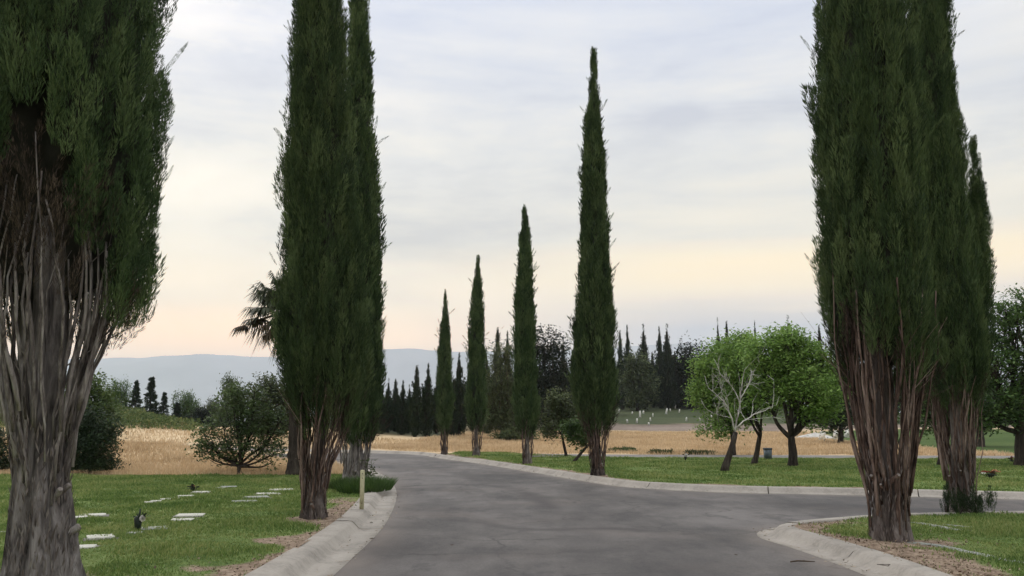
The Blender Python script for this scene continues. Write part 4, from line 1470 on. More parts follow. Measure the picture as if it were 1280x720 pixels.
for px, ty, Y, w, v, lab in lst:
    far_broad(lab, px, ty, Y, w, gl, v)
gl = 'distant trees behind the far lawn'
lst = [(560, 478, 92, 30, 0, 'dark tree mass behind the smallest roadside cypress'), (590, 470, 96, 34, 0, 'dark tree behind the third roadside cypress'), (605, 500, 80, 26, 0, 'dark low tree right of the third roadside cypress'),
       (665, 500, 100, 40, 0, 'dark low tree behind the second tallest cypress'), (735, 455, 118, 34, 0, 'dark tree directly behind the tallest cypress'), (760, 470, 128, 30, 0, 'dark tree at the left end of the burial slope'), (780, 478, 152, 30, 0, 'dark tree below the paired spires of the burial slope'),
       (822, 462, 153, 30, 0, 'dark tree below the middle spires of the burial slope'), (842, 470, 151, 34, 0, 'dark tree below the right spires of the burial slope'), (893, 455, 150, 50, 0, 'dark tree behind the bare white tree'), (930, 445, 155, 60, 0, 'dark tree far behind the bright green trees, left one'),
       (985, 445, 156, 70, 0, 'dark tree far behind the bright green trees, right one'), (1035, 455, 150, 60, 0, 'dark tree far left of the large right cypress'), (1085, 470, 120, 60, 0, 'dark tree hidden behind the large right cypress'), (1130, 455, 118, 60, 0, 'dark distant tree between the two right cypresses'),
       (1180, 470, 116, 60, 0, 'dark distant tree behind the second right cypress'), (1235, 470, 112, 60, 1, 'green distant tree behind the right edge tree'), (1290, 460, 115, 70, 0, 'dark distant tree at the far right edge')]
for px, ty, Y, w, v, lab in lst:
    far_broad(lab, px, ty, Y, w, gl, v)
gl = 'dark trees closing the gaps of the far tree line'
for i, (px, ty, Y, w) in enumerate([(750, 448, 160, 44), (772, 455, 163, 44), (792, 460, 160, 44), (812, 452, 164, 44), (832, 458, 161, 46), (852, 450, 163, 46), (874, 446, 161, 46), (898, 452, 164, 50), (925, 450, 162, 50), (955, 452, 164, 54), (1000, 455, 162, 60), (1045, 458, 163, 60)]):
    far_broad('dark rounded tree in the dense line behind the burial slope, %s from the left' % ordn[i], px, ty, Y, w, gl, 0)
gl = 'dark trees behind the cypress row of the road bend'
for i, (px, ty, Y, w) in enumerate([(458, 505, 82, 36), (476, 500, 84, 36), (494, 502, 83, 36), (514, 500, 85, 38), (536, 492, 84, 38), (556, 495, 86, 38), (578, 482, 85, 40), (600, 478, 88, 40), (624, 470, 100, 44), (650, 462, 108, 46), (672, 470, 106, 44), (696, 462, 108, 44), (720, 470, 110, 44)]):
    far_broad('dark tree filling the line behind the far cypress row, %s from the left' % ordn[i], px, ty, Y, w, gl, 0)


# conifers on the left brow
def conifer_parts(root, H, Rb, seed):
    rs = np.random.RandomState(seed)
    mb = MB(); zt = np.linspace(-0.2, H, 8)
    tube(mb, np.column_stack([0 * zt, 0 * zt, zt]), 0.14 * np.linspace(1, 0.1, 8), 7)
    mb.build('trunk', M['bark_dark'], root, smooth=True)
    P = []; D = []
    z = 0.6
    while z < H - 0.1:
        r = Rb * (1 - z / H) * rs.uniform(0.7, 1.2) + 0.05
        for k in range(rs.randint(3, 6)):
            a = rs.uniform(0, 2 * pi)
            n = 56
            t = rs.uniform(0.1, 1, n) ** 0.7
            dr = np.array([math.cos(a), math.sin(a), rs.uniform(-0.35, 0.15)]) * rs.uniform(0.7, 1.1)
            p = np.array([0, 0, z]) + t[:, None] * r * dr + rs.normal(0, 0.07, (n, 3)) * (0.25 + 0.75 * r)
            P.append(p); D.append(unit(dr * 0.7 + rs.normal(0, 0.5, (n, 3))))
        z += rs.uniform(0.10, 0.19)
    P = np.concatenate(P); D = np.concatenate(D); n = len(P)
    S = unit(np.cross(D, rand_dir(n, rs)))
    link('crown', quads_mesh('crown', leaf_quads(P, D, S, rs.uniform(0.10, 0.24, n), rs.uniform(0.04, 0.08, n)), M['cyp_far']), root)


cf = None
for i, (px, ty, Y, w, lab) in enumerate([(190, 471, 92, 32, 'tallest dark conifer on the left hill brow'), (171, 475, 96, 28, 'grey green conifer just left of the tallest one on the brow'), (206, 490, 95, 24, 'middle height conifer just right of the tallest one on the brow'),
                                         (222, 503, 100, 28, 'shortest dark conifer at the right end of the brow group'), (157, 497, 99, 18, 'small conifer at the left end of the brow group')]):
    x, _, zt = at(px, ty, Y); zb = gz(x, Y)
    if cf is None:
        cf = thing('conifer_tree', lab, 'tree', (x, Y, zb), 'conifers on the left hill brow')
        conifer_parts(cf, 5.0, 1.0, 77); o = cf
    else:
        o = copy_tree(cf); o['label'] = lab
    o.location = (x, Y, zb); H = zt - zb; w = w / F * Y / 2
    o.scale = (w / 1.0, w / 1.0, H / 5.0); o.rotation_euler = (0, 0, i * 1.3)


# ------------------------------------------------------------------ bare white tree
def bare_tree():
    Y = 26.9
    bx, by, _ = at(905, 588, Y)
    bz = float(lawnz(bx, by))
    root = thing('bare_tree', 'leafless dead tree with bleached white branches leaning on the far lawn', 'tree', (bx, by, bz))
    rs = np.random.RandomState(5)

    def P(px, py, dy=0.0):
        x, _, z = at(px, py, Y)
        return np.array([x - bx, dy, z - bz])
    mb = MB()
    tp = np.array([(0, 0, -0.1), P(906, 584), P(911, 570), P(917, 552), P(920, 540)])
    tube(mb, tp, [0.15, 0.12, 0.095, 0.08, 0.065], 10, True, lambda i, a: 1 + 0.1 * np.sin(3 * a + i))
    mb.build('trunk', M['bark_dark'], root, smooth=True)
    main = [([(918, 545), (921, 528), (925, 505), (928, 480), (932, 462)], 0.075),
            ([(919, 540), (914, 522), (905, 506), (895, 494), (884, 488), (876, 470)], 0.06),
            ([(921, 534), (932, 524), (946, 517), (958, 513), (967, 510)], 0.055),
            ([(925, 505), (918, 488), (908, 474), (900, 468)], 0.045),
            ([(926, 498), (934, 486), (940, 472), (941, 462)], 0.04),
            ([(914, 522), (900, 519), (890, 516)], 0.03),
            ([(908, 512), (902, 494), (901, 480)], 0.03)]
    for pts, r in main:
        dy0 = rs.normal(0, 0.06)
        A = np.array([P(px, py, dy0 * k) for k, (px, py) in enumerate(pts)])
        t = np.linspace(0, 1, len(A)); tt = np.linspace(0, 1, 12)
        C = np.column_stack([np.interp(tt, t, A[:, i]) for i in range(3)]) + rs.normal(0, 0.012, (12, 3))
        mb = MB(); tube(mb, C, 0.42 * r * np.linspace(1, 0.26, 12), 7, True)
        # twigs
        for k in range(6):
            j = rs.randint(3, 12)
            d = unit(rs.normal(0, 0.6, 3) + np.array([0, 0, 0.5]) + (C[min(11, j)] - C[j - 2]) * 2)
            L = rs.uniform(0.3, 0.8)
            tl = np.linspace(0, 1, 5)[:, None]
            tp = C[j] + tl * L * d + tl ** 2 * rs.normal(0, 0.12, 3)
            tube(mb, tp, 0.008 * np.linspace(1, 0.3, 5), 4, False)
            for kk in range(2):
                j2 = rs.randint(1, 5)
                d2 = unit(d + rs.normal(0, 0.6, 3))
                tube(mb, tp[j2] + np.linspace(0, 1, 3)[:, None] * d2 * rs.uniform(0.15, 0.4), [0.007, 0.005, 0.003], 3, False)
        mb.build('branch', M['bark_dead'], root, smooth=True)


bare_tree()


# ------------------------------------------------------------------ fan palm
def palm():
    Y = 24.9
    bx, by, _ = at(371, 600, Y)
    bz = gz(bx, by)
    root = thing('fan_palm', 'fan palm with ragged fronds mostly hidden behind the near left cypress', 'palm', (bx, by, bz - 0.03))
    rs = np.random.RandomState(9)
    top = np.array(at(372, 385, Y)) - np.array([bx, by, bz])
    mb = MB()
    t = np.linspace(0, 1, 40)
    pts = np.column_stack([top[0] * t, 0 * t, top[2] * t])
    rad = np.interp(t, [0, 0.06, 0.2, 0.9, 1], [0.33, 0.27, 0.23, 0.20, 0.24])
    rad = rad * np.where(np.arange(40) % 2, 1.05, 0.95)
    tube(mb, pts, rad, 14, True, lambda i, a: 1 + 0.07 * np.sin(6 * a + i * 1.9))
    mb.build('trunk', M['bark_dark'], root)

    def frond(d, Lp, Rf, dead, sag):
        d = unit(np.array(d, float))
        side = unit(np.cross(d, np.array([0, 0, 1.0])))
        up = np.cross(side, d)
        tt = np.linspace(0, 1, 7)
        p = top + tt[:, None] * Lp * d + np.column_stack([0 * tt, 0 * tt, -sag * tt ** 2])
        mb = MB(); tube(mb, p, 0.028 * np.linspace(1, 0.45, 7), 5, False)
        end = p[-1]; dd = unit(p[-1] - p[-2])
        side = unit(np.cross(dd, np.array([0, 0, 1.0]))); up = np.cross(side, dd)
        n = 34
        Vv = []; Q = []
        for k, a in enumerate(np.linspace(-1.9, 1.9, n)):
            v = dd * math.cos(a) + side * math.sin(a) + up * 0.10 * math.cos(a * 2)
            v = unit(v + rs.normal(0, 0.05, 3))
            L = Rf * rs.uniform(0.8, 1.05) * (1 - 0.16 * abs(a))
            w = 0.028
            sp = unit(np.cross(v, up))
            g = np.array([0, 0, -1.0])
            p0 = end; p1 = end + v * L * 0.55 + g * 0.05 * L; p2 = end + v * L * 0.9 + g * (0.40 + 0.45 * rs.uniform()) * L * 0.8
            b = len(Vv)
            Vv += [p0 - sp * 0.006, p0 + sp * 0.006, p1 + sp * w, p1 - sp * w, p2]
            Q.append((b, b + 1, b + 2, b + 3))
        Vv = np.array(Vv); T = [(i * 5 + 3, i * 5 + 2, i * 5 + 4) for i in range(n)]
        mb.add(Vv, Q, T)
        mb.build('frond', M['palm_dead' if dead else 'palm_leaf'], root)
    for k in range(20):
        a = rs.uniform(0, 2 * pi); e = rs.uniform(-0.3, 1.2)
        frond((math.cos(a) * math.cos(e), math.sin(a) * math.cos(e), math.sin(e)), rs.uniform(0.6, 0.9), rs.uniform(0.7, 0.95), False, rs.uniform(0.05, 0.2))
    # the fronds seen left of the cypress
    for (ex, ez, Lp, Rf_, sag, dead) in [(-1, 1.5, 1.0, 0.8, 0.05, False), (-1, 0.85, 1.0, 0.85, 0.08, False), (-1, 0.5, 0.95, 0.85, 0.1, False), (-1, 0.15, 1.0, 0.8, 0.12, False),
                                         (-0.9, -0.35, 0.95, 0.8, 0.15, True), (-1, -0.1, 1.15, 0.7, 0.15, False), (-1, 0.65, 1.1, 0.8, 0.1, False), (-0.6, -0.9, 0.9, 0.6, 0.2, True)]:
        frond((ex, rs.uniform(-0.35, 0.1), ez), Lp, Rf_, dead, sag)
    # the long broken frond
    frond((-1, -0.1, -0.30), 1.55, 0.5, True, 0.05)
    for k in range(18):
        a = rs.uniform(0, 2 * pi) if k < 10 else rs.uniform(2.3, 4.0); q_ = rs.uniform(0.3, 1.5)
        if k >= 10:
            frond((math.cos(a), math.sin(a), 1.1 - 0.25 * (k - 10)), rs.uniform(0.75, 1.05), rs.uniform(0.65, 0.85), k > 14, 0.12)
            continue
        frond((math.cos(a) * 0.5, math.sin(a) * 0.5, -0.9), 0.5, 0.6, True, 0.1)


palm()


# ------------------------------------------------------------------ tall grass tuft, suckers, plant, post
def tuft_mesh(cx, cy, rx, ry, n, h, w, mat, name, label, cat, zf=lawnz):
    a = RS.uniform(0, 2 * pi, n); r = np.sqrt(RS.uniform(0, 1, n))
    x = rx * r * np.cos(a); y = ry * r * np.sin(a)
    z0 = zf(np.array([cx]), np.array([cy]))[0]
    z = zf(cx + x, cy + y) - z0
    hh = h * RS.uniform(0.5, 1.1, n) * (1 - 0.4 * r)
    T3 = blades(x, y, z, hh, np.full(n, w), 0.7)
    T3[:, 2, 0] += 0.35 * x * hh / h; T3[:, 2, 1] += 0.35 * y * hh / h
    o = link(name, tri_mesh(name, T3, M[mat]), None, (cx, cy, z0))
    return tag(o, label, cat)


x, y = gp(462, 612, 0.12)
tuft_mesh(x - 0.12, y + 0.2, 0.55, 1.3, 2600, 0.34, 0.02, 'grass_tall', 'grass_clump', 'tall green grass clump spilling over the left kerb behind the pale post', 'grass clump')
x, y = gp(428, 612, 0.12)
tuft_mesh(x, y + 0.3, 0.32, 0.5, 900, 0.30, 0.02, 'grass_tall', 'grass_clump', 'small tall grass clump left of the cypress trunk by the road bend', 'grass clump')

# the leafy weed behind the post
x, y, _ = at(462, 598, 21.0)
wz = float(lawnz(x, y))
rt = thing('leafy_weed', 'small pale leafy weed standing at the kerb above the tall grass clump', 'weed', (x, y, wz))
mb = MB()
stp = []
for k in range(5):
    a = k * 1.3; L = 0.32 + 0.06 * k
    p = np.array([(0, 0, 0), (math.cos(a) * 0.04, math.sin(a) * 0.04, L * 0.5), (math.cos(a) * 0.13, math.sin(a) * 0.13, L)])
    tube(mb, p, [0.008, 0.006, 0.003], 4, False); stp.append(p)
mb.build('stem', M['grass_tall'], rt)
C = np.concatenate([p[1:] for p in stp])
link('leaves', quads_mesh('leaves', leaf_cloud(C, np.full(len(C), 0.06), 9, 0.10, 0.05, RS), M['leaf_olive']), rt)

x, y = gp(452, 637, 0.12)
rt = thing('marker_post', 'short flat pale yellow post standing in the grass by the left kerb', 'post', (x, y, float(lawnz(x, y)) - 0.02), rz=0.15)
mb = MB(); box(mb, (0, 0, 0.30), (0.072, 0.026, 0.66), 0, 0.012); mb.build('board', M['post'], rt)
mb = MB()
for z in (0.50, 0.57, 0.10):
    tube(mb, [(0, -0.0155, z), (0, -0.019, z)], [0.009, 0.009], 8)
mb.build('bolts', M['mark'], rt)


def sucker(px, py, Y, w, h, n, label, dx=0):
    x, yv, _ = at(px, py, Y)
    z = float(lawnz(x, yv))
    rs = np.random.RandomState(int(px))
    P = np.column_stack([rs.normal(0, w * 0.38, n), rs.normal(0, w * 0.3, n), rs.uniform(-0.08, h * 0.6, n)])
    A = np.column_stack([P[:, 0] * 0.6, P[:, 1] * 0.6, np.full(n, 1.0)]) + rs.normal(0, 0.12, (n, 3))
    rt = thing('cypress_sucker', label, 'shrub', (x, yv, z), 'green suckers at the foot of the second right cypress')
    link('foliage', quads_mesh('foliage', place_plumes(BANK_N, P, A, rs.uniform(0.25, 0.5, n) * (h / 0.3), rs), M['cyp']), rt)
    mb = MB()
    for k in range(6):
        tube(mb, [(rs.normal(0, 0.03), rs.normal(0, 0.03), -0.05), P[k] * np.array([1, 1, 0.8]) + np.array([0, 0, 0.05])], [0.012, 0.006], 5)
    mb.build('stem', M['bark_dark'], rt)


sucker(1222, 646, 14.1, 0.30, 0.28, 46, 'dense green sucker bush on the right of the second right cypress trunk')
sucker(1196, 645, 14.1, 0.22, 0.20, 30, 'low green sucker tuft in front of the second right cypress trunk')
sucker(1184, 643, 14.2, 0.07, 0.32, 10, 'single upright green sucker on the left of the second right cypress trunk')


# ------------------------------------------------------------------ grave markers (flush stones)
def flat_stone(px, py, w, dpt, rz, mat, label, h=0.02, name='grave_marker', border=False):
    x, y = gp(px, py, 0.15)
    z = float(lawnz(x, y))
    root = thing(name, label, 'grave marker', (x, y, z), 'flush grave stones on the left lawn', rz)
    mb = MB(); box(mb, (0, 0, 0.0), (w * 0.85, dpt * 0.8, 2 * h), 0, 0.006); mb.build('slab', M[mat], root)
    mb = MB(); box(mb, (0, 0, -0.02), (w * 0.85 + 0.10, dpt * 0.8 + 0.10, 2 * h), 0, 0.006); mb.build('surround', M['lane'], root)
    return root


for px, py, w, d, rz, mt, lab in [
        (126, 668.5, 0.36, 0.42, 0.5, 'marker', 'brightest pale flush stone, front and left of the dark vase'),
        (104, 682, 0.30, 0.30, 0.3, 'marker', 'pale flush stone half hidden by the huge cypress trunk'),
        (4, 663, 0.60, 0.30, 0.2, 'marker', 'pale flush stone at the left edge beyond the huge trunk'),
        (192, 656.5, 0.50, 0.42, 0.5, 'marker_grey', 'greyish flush stone right beside the dark vase'),
        (168, 663, 0.26, 0.2, 0.4, 'marker_grey', 'narrow greyish flush stone just in front of the dark vase'),
        (228, 647.5, 0.36, 0.30, 0.2, 'marker', 'nearer of two white flush stones lying edge to edge mid lawn'),
        (238, 642.5, 0.46, 0.42, 0.2, 'marker', 'farther of two white flush stones lying edge to edge mid lawn'),
        (97, 643.5, 0.32, 0.26, 0.4, 'marker', 'nearer pale stone of the pair behind the huge trunk'),
        (116, 639.8, 0.44, 0.34, 0.4, 'marker', 'farther pale stone of the pair behind the huge trunk'),
        (306, 624.5, 0.50, 0.35, 0.4, 'marker_grey', 'nearest stone of the diagonal line left of the near cypress'),
        (321, 620.5, 0.50, 0.4, 0.4, 'marker_grey', 'second stone of the diagonal line left of the near cypress'),
        (336, 616, 0.50, 0.5, 0.4, 'marker', 'third stone of the diagonal line left of the near cypress'),
        (351, 611, 0.60, 0.45, 0.4, 'marker', 'farthest stone of the diagonal line left of the near cypress'),
        (186, 625, 0.18, 0.15, 0.2, 'marker', 'first tiny pale stone of the long broken row behind the vase'),
        (195, 623.7, 0.22, 0.16, 0.2, 'marker', 'second tiny pale stone of the long broken row behind the vase'),
        (207, 622, 0.24, 0.2, 0.2, 'marker', 'third small pale stone of the long broken row behind the vase'),
        (218, 620.3, 0.36, 0.25, 0.3, 'marker_grey', 'fourth greyish stone of the long broken row behind the vase'),
        (232, 617.5, 0.36, 0.3, 0.3, 'marker', 'pale stone left of the small dark bouquet'),
        (252, 613.5, 0.42, 0.3, 0.2, 'marker', 'pale stone right of the small dark bouquet'),
        (276, 608, 0.24, 0.3, 0.2, 'marker', 'small bright stone near the back edge of the left lawn'),
        (286, 607, 0.4, 0.25, 0.2, 'marker_grey', 'dull stone right of the small bright one near the back edge')]:
    flat_stone(px, py, w, d, rz, mt, lab)


def bouquet(px, py, label, mats, s0, stem=True, onlawn=True, name='flower_bouquet', group=None):
    x, y = gp(px, py, 0.13)
    z = float(lawnz(x, y)) if onlawn else gz(x, y)
    rs = np.random.RandomState(int(px * 3 + py))
    s = s0 * 0.75
    rt = thing(name, label, 'flowers', (x, y, z), group)
    mb = MB()
    tube(mb, [(0, 0, 0), (0, 0, 0.05 * s), (0, 0, 0.16 * s), (0, 0, 0.17 * s)], np.array([0.035, 0.04, 0.065, 0.06]) * s, 12)
    mb.build('vase', M['vase'], rt, smooth=True)
    for k in range(9):
        a = rs.uniform(0, 2 * pi); r = rs.uniform(0.02, 0.16) * s; zc = rs.uniform(0.16, 0.30) * s
        c = np.array([r * math.cos(a), r * math.sin(a), zc])
        D = rand_dir(26, rs); D[:, 2] = np.abs(D[:, 2]); S = unit(np.cross(D, rand_dir(26, rs)))
        q = leaf_quads(np.repeat(c[None], 26, 0), D, S, np.full(26, 0.055 * s), np.full(26, 0.045 * s))
        link('blossom', quads_mesh('blossom', q, M[mats[k % len(mats)]]), rt)
    C = np.array([[0, 0, 0.17 * s], [0.06 * s, 0, 0.15 * s], [-0.07 * s, 0.02, 0.15 * s], [0, -0.06 * s, 0.13 * s]])
    link('leaves', quads_mesh('leaves', leaf_cloud(C, np.full(4, 0.05 * s), 14, 0.10 * s, 0.035 * s, rs), M['leaf_dark']), rt)
    return rt


# dark vase with the tall spike and a white bloom
x, y = gp(172, 661, 0.13)
rt = thing('grave_vase', 'dark grave vase with a tall stem and one white bloom on the left lawn', 'vase', (x, y, float(lawnz(x, y))))
mb = MB(); tube(mb, [(0, 0, -0.02), (0, 0, 0.08), (0, 0, 0.15), (0.01, 0, 0.16)], [0.035, 0.045, 0.055, 0.045], 12); mb.build('vase', M['vase'], rt, smooth=True)
mb = MB(); tube(mb, [(0, 0, 0.12), (0.015, 0, 0.2), (0.02, 0, 0.28)], [0.018, 0.016, 0.008], 6)
tube(mb, [(0, 0, 0.12), (0.03, 0.0, 0.16), (0.055, 0, 0.17)], [0.012, 0.012, 0.01], 6); mb.build('stem', M['vase'], rt, smooth=True)
D = rand_dir(60); S = unit(np.cross(D, rand_dir(60)))
link('blossom', quads_mesh('blossom', leaf_quads(np.repeat([[0.055, -0.01, 0.155]], 60, 0), D, S, np.full(60, 0.048), np.full(60, 0.045)), M['petal_w']), rt)
link('leaves', quads_mesh('leaves', leaf_cloud(np.array([[0.07, 0.02, 0.20], [0.09, 0.01, 0.18], [-0.01, 0, 0.19]]), np.full(3, 0.02), 14, 0.05, 0.022, RS), M['leaf_dark']), rt)

bouquet(241, 614, 'small dark bouquet between two pale stones of the long row', ('vase', 'vase', 'petal_r', 'leaf_dry'), 1.0).scale = (1, 1, 0.6)
bouquet(1239, 597, 'red and white flower arrangement on the far lawn right of the second right cypress', ('petal_r', 'petal_p', 'petal_w', 'petal_r'), 1.9).scale = (1.0, 1.0, 0.5)
bouquet(857, 575.5, 'small white bouquet with dark leaves at the back of the far lawn', ('petal_w', 'petal_w', 'vase'), 1.0)
bouquet(1265, 578, 'tiny dark red bouquet near the trunk of the right edge tree', ('petal_r', 'vase'), 1.0)


# concrete edging strips in the right lawn
def strip(label, pts, w):
    P = smooth_line([gp(px, py, 0.13) for px, py in pts], 0.12)
    N = normals2(P)
    mb = MB()
    m = len(P)
    wv = w * (0.45 + 0.9 * fbm(P[:, 0] * 2.5, P[:, 1] * 2.5, 7.0))[:, None] / 2
    jit = (fbm(P[:, 0] * 4, P[:, 1] * 4, 1.0) - 0.5)[:, None] * 0.05
    zc = lawnz(P[:, 0], P[:, 1]) + 0.012 + 0.03 * (fbm(P[:, 0] * 3, P[:, 1] * 3, 3.0) - 0.55)
    A = P + N * (wv + jit); B = P - N * (wv - jit)
    V = np.concatenate([np.column_stack([A, zc - 0.06]), np.column_stack([A, zc]), np.column_stack([B, zc]), np.column_stack([B, zc - 0.06])])
    Q = []
    for i in range(m - 1):
        for c in range(3):
            Q.append((c * m + i, c * m + i + 1, (c + 1) * m + i + 1, (c + 1) * m + i))
    Q += [(0, m, 2 * m, 3 * m), (m - 1, 4 * m - 1, 3 * m - 1, 2 * m - 1)]
    mb.add(V, Q)
    o = mb.build('edging_strip', M['marker_grey'])
    return tag(o, label, 'edging', 'broken pale edging strips in the right lawn')


strip('broken pale concrete edging strip in the right lawn, the farther one behind the near cypress', [(1140, 653), (1165, 657), (1195, 661), (1225, 664)], 0.12)
strip('short pale edging branch joining the farther strip in the right lawn', [(1180, 655.5), (1205, 658), (1235, 660)], 0.07)
strip('broken pale concrete edging strip running right from the near right cypress foot', [(1138, 675), (1165, 679), (1195, 685), (1225, 691), (1265, 699), (1310, 706)], 0.12)

# ------------------------------------------------------------------ waste bin, mound, far grave stones
x, y, _ = at(960, 574, 35.6)
z = float(lawnz(x, y))
rt = thing('waste_bin', 'grey blue waste bin standing beside the lane behind the far lawn', 'bin', (x, y, z), rz=0.2)
mb = MB(); zz = [(0.0, 0.115), (0.40, 0.135)]
V = [];
for zq, hw in zz:
    V += [(-hw, -hw * 0.8, zq), (hw, -hw * 0.8, zq), (hw, hw * 0.8, zq), (-hw, hw * 0.8, zq)]
mb.add(V, [(3, 2, 1, 0), (0, 1, 5, 4), (1, 2, 6, 5), (2, 3, 7, 6), (3, 0, 4, 7), (4, 5, 6, 7)])
mb.build('body', M['bin'], rt)
mb = MB(); box(mb, (0, 0, 0.432), (0.295, 0.245, 0.06), 0, 0.02); mb.build('lid', M['bin_lid'], rt)

x, y, _ = at(1018, 551, 74)
z = gz(x, y)
g = np.linspace(-1, 1, 33)
A, B = np.meshgrid(g, g)
rr_ = np.hypot(A, B)
hz = np.clip(1 - rr_, 0, 1) ** 0.8 * (0.85 + 0.5 * (fbm(A * 4, B * 4, 2.0) - 0.5)) * 0.75
V = np.stack([A * 1.9, B * 1.3, hz * 0.8 - 0.04], -1).reshape(-1, 3)
ix = np.arange(33 * 33).reshape(33, 33)
q = np.stack([ix[:-1, :-1], ix[:-1, 1:], ix[1:, 1:], ix[1:, :-1]], -1).reshape(-1, 4)
tag(link('gravel_mound', raw_mesh('gravel_mound', V, [q], M['gravel'], True), None, (x, y, z)), 'low white gravel mound at the edge of the dry field beyond the largest green tree', 'gravel mound')


def up_stone_mesh():
    mb = MB()
    n = 9
    a = np.linspace(0, pi, n)
    prof = [(-0.22, 0.0), (0.22, 0.0)] + [(0.22 * math.cos(t), 0.62 + 0.16 * math.sin(t)) for t in a]
    m = len(prof)
    V = [(px_, -0.05, pz) for px_, pz in prof] + [(px_, 0.05, pz) for px_, pz in prof]
    T = [(0, i, i + 1) for i in range(1, m - 1)] + [(m, m + i + 1, m + i) for i in range(1, m - 1)]
    Q = [(i, (i + 1) % m, (i + 1) % m + m, i + m)[::-1] for i in range(m)]
    mb.add(V, Q, T)
    return mb.mesh('slab', M['white_stone'])


us = up_stone_mesh()
bm_ = MB(); box(bm_, (0, 0, 0.03), (0.62, 0.28, 0.10), 0, 0.02); ub = bm_.mesh('plinth', M['marker_grey'])
proto = None
hs = [(773.5, 513, 1.0, 0.7), (790, 515, 0.7, 0.75), (784, 525.5, 0.8, 0.75), (796, 526, 1.1, 0.8), (800, 519, 1.7, 0.9), (804, 514, 0.8, 0.9), (813, 524, 0.9, 0.6), (816, 518.5, 1.0, 0.5), (811, 529, 0.7, 0.7),
      (832.5, 515, 1.6, 0.9), (844, 508, 1.2, 0.7), (849, 513, 1.0, 0.6), (858, 524, 1.0, 0.6), (838, 511, 0.7, 0.6), (875, 523, 0.8, 0.7), (889, 521, 1.0, 0.6)]


def hit(px, py):
    for Y in np.arange(60, 170, 0.5):
        x, _, z = at(px, py, Y)
        if gz(x, Y) >= z:
            return x, Y
    return at(px, py, 140)[0], 140.0


hs.sort()
for i, (px, py, hsc, wsc) in enumerate(hs):
    x, y = hit(px, py + 3)
    lab = 'small white upright headstone on the far burial slope, %s from the left' % ordn[i]
    if proto is None:
        proto = thing('headstone', lab, 'headstone', (x, y, gz(x, y)), 'white headstones on the far burial slope')
        link('slab', us, proto); link('plinth', ub, proto); o = proto
    else:
        o = copy_tree(proto); o['label'] = lab
    o.location = (x, y, gz(x, y)); o.scale = (wsc * 0.62, 0.9, hsc * 0.72)
    o.rotation_euler = (random.uniform(-0.06, 0.06), random.uniform(-0.1, 0.22), random.uniform(-0.4, 0.4))
for i, (px, py) in enumerate([(1027, 549), (1044, 548), (1058, 545)]):
    x, y = hit(px, py + 2)
    o = copy_tree(proto); o['label'] = 'small white headstone on the green beyond the white gravel mound, %s from the left' % ordn[i]
    o['group'] = 'white headstones beyond the gravel mound'
    o.location = (x, y, gz(x, y)); o.scale = (0.9, 1, 0.9)

# dark weeds along the lane edge
for i, (px, py, w, lab) in enumerate([(778, 566, 0.9, 'low grey green weed patch left in the dry field along the lane'), (826, 567, 0.7, 'dark weed clump beside the lane, in the middle of the three'), (875, 567.5, 0.9, 'grey weed clump beside the lane, nearest the bare tree')]):
    x, y = gp(px, py, 0.12)
    n = 700
    aa_ = RS.uniform(0, 2 * pi, n); ra_ = np.sqrt(RS.uniform(0, 1, n)); xx = w * 0.8 * ra_ * np.cos(aa_); yy_ = w * 0.4 * ra_ * np.sin(aa_)
    P = np.column_stack([xx, yy_, RS.uniform(0, 0.20, n) * (0.3 + fbm(xx * 4, yy_ * 4, i * 3.0))])
    D = rand_dir(n); D[:, 2] = np.abs(D[:, 2]) + 0.3; D = unit(D); S = unit(np.cross(D, rand_dir(n)))
    P[:, 2] *= 1.0
    o = link('weed_clump', quads_mesh('weed_clump', leaf_quads(P, D, S, RS.uniform(0.08, 0.2, n), RS.uniform(0.03, 0.07, n)), M['leaf_olive']), None, (x, y, gz(x, y)))
    tag(o, lab, 'weeds', 'weed clumps along the lane')


# ------------------------------------------------------------------ small things on the road and kerb
def dry_leaf(px, py, s, label, z=0.02):
    x, y = gp(px, py, z)
    V = np.array([(-0.5, 0, 0.1), (-0.1, 0.22, 0.02), (0.5, 0.05, 0.16), (0.0, -0.2, 0.06), (0.0, 0.02, 0.22)]) * s
    o = link('dry_leaf', raw_mesh('dry_leaf', V, [np.array([(0, 1, 4), (1, 2, 4), (2, 3, 4), (3, 0, 4)])], M['leaf_dry']), None, (x, y, z))
    o.rotation_euler = (0, 0, px)
    tag(o, label, 'leaf', 'dry leaves on the road')


dry_leaf(464, 654, 0.10, 'dark dry leaf in the left gutter, the farther of two')
dry_leaf(465, 674, 0.08, 'dark dry leaf in the left gutter, the nearer of two')
dry_leaf(565, 682, 0.07, 'dry leaf alone in the middle of the near road')
dry_leaf(920, 694, 0.05, 'dry leaf on the road short of the right kerb corner')
x, y = gp(1003, 703, 0.02)
mb = MB()
tube(mb, [(-0.13, 0, 0), (-0.05, 0.015, 0.008), (0.04, 0.0, 0.006), (0.14, 0.012, 0.0)], [0.007, 0.009, 0.008, 0.004], 5)
tube(mb, [(-0.02, 0.01, 0.006), (0.04, 0.05, 0.01)], [0.005, 0.003], 4)
tag(mb.build('fallen_twig', M['leaf_dry'], None, (x, y, 0.026)), 'dark fallen twig on the road beside the right kerb', 'twig')

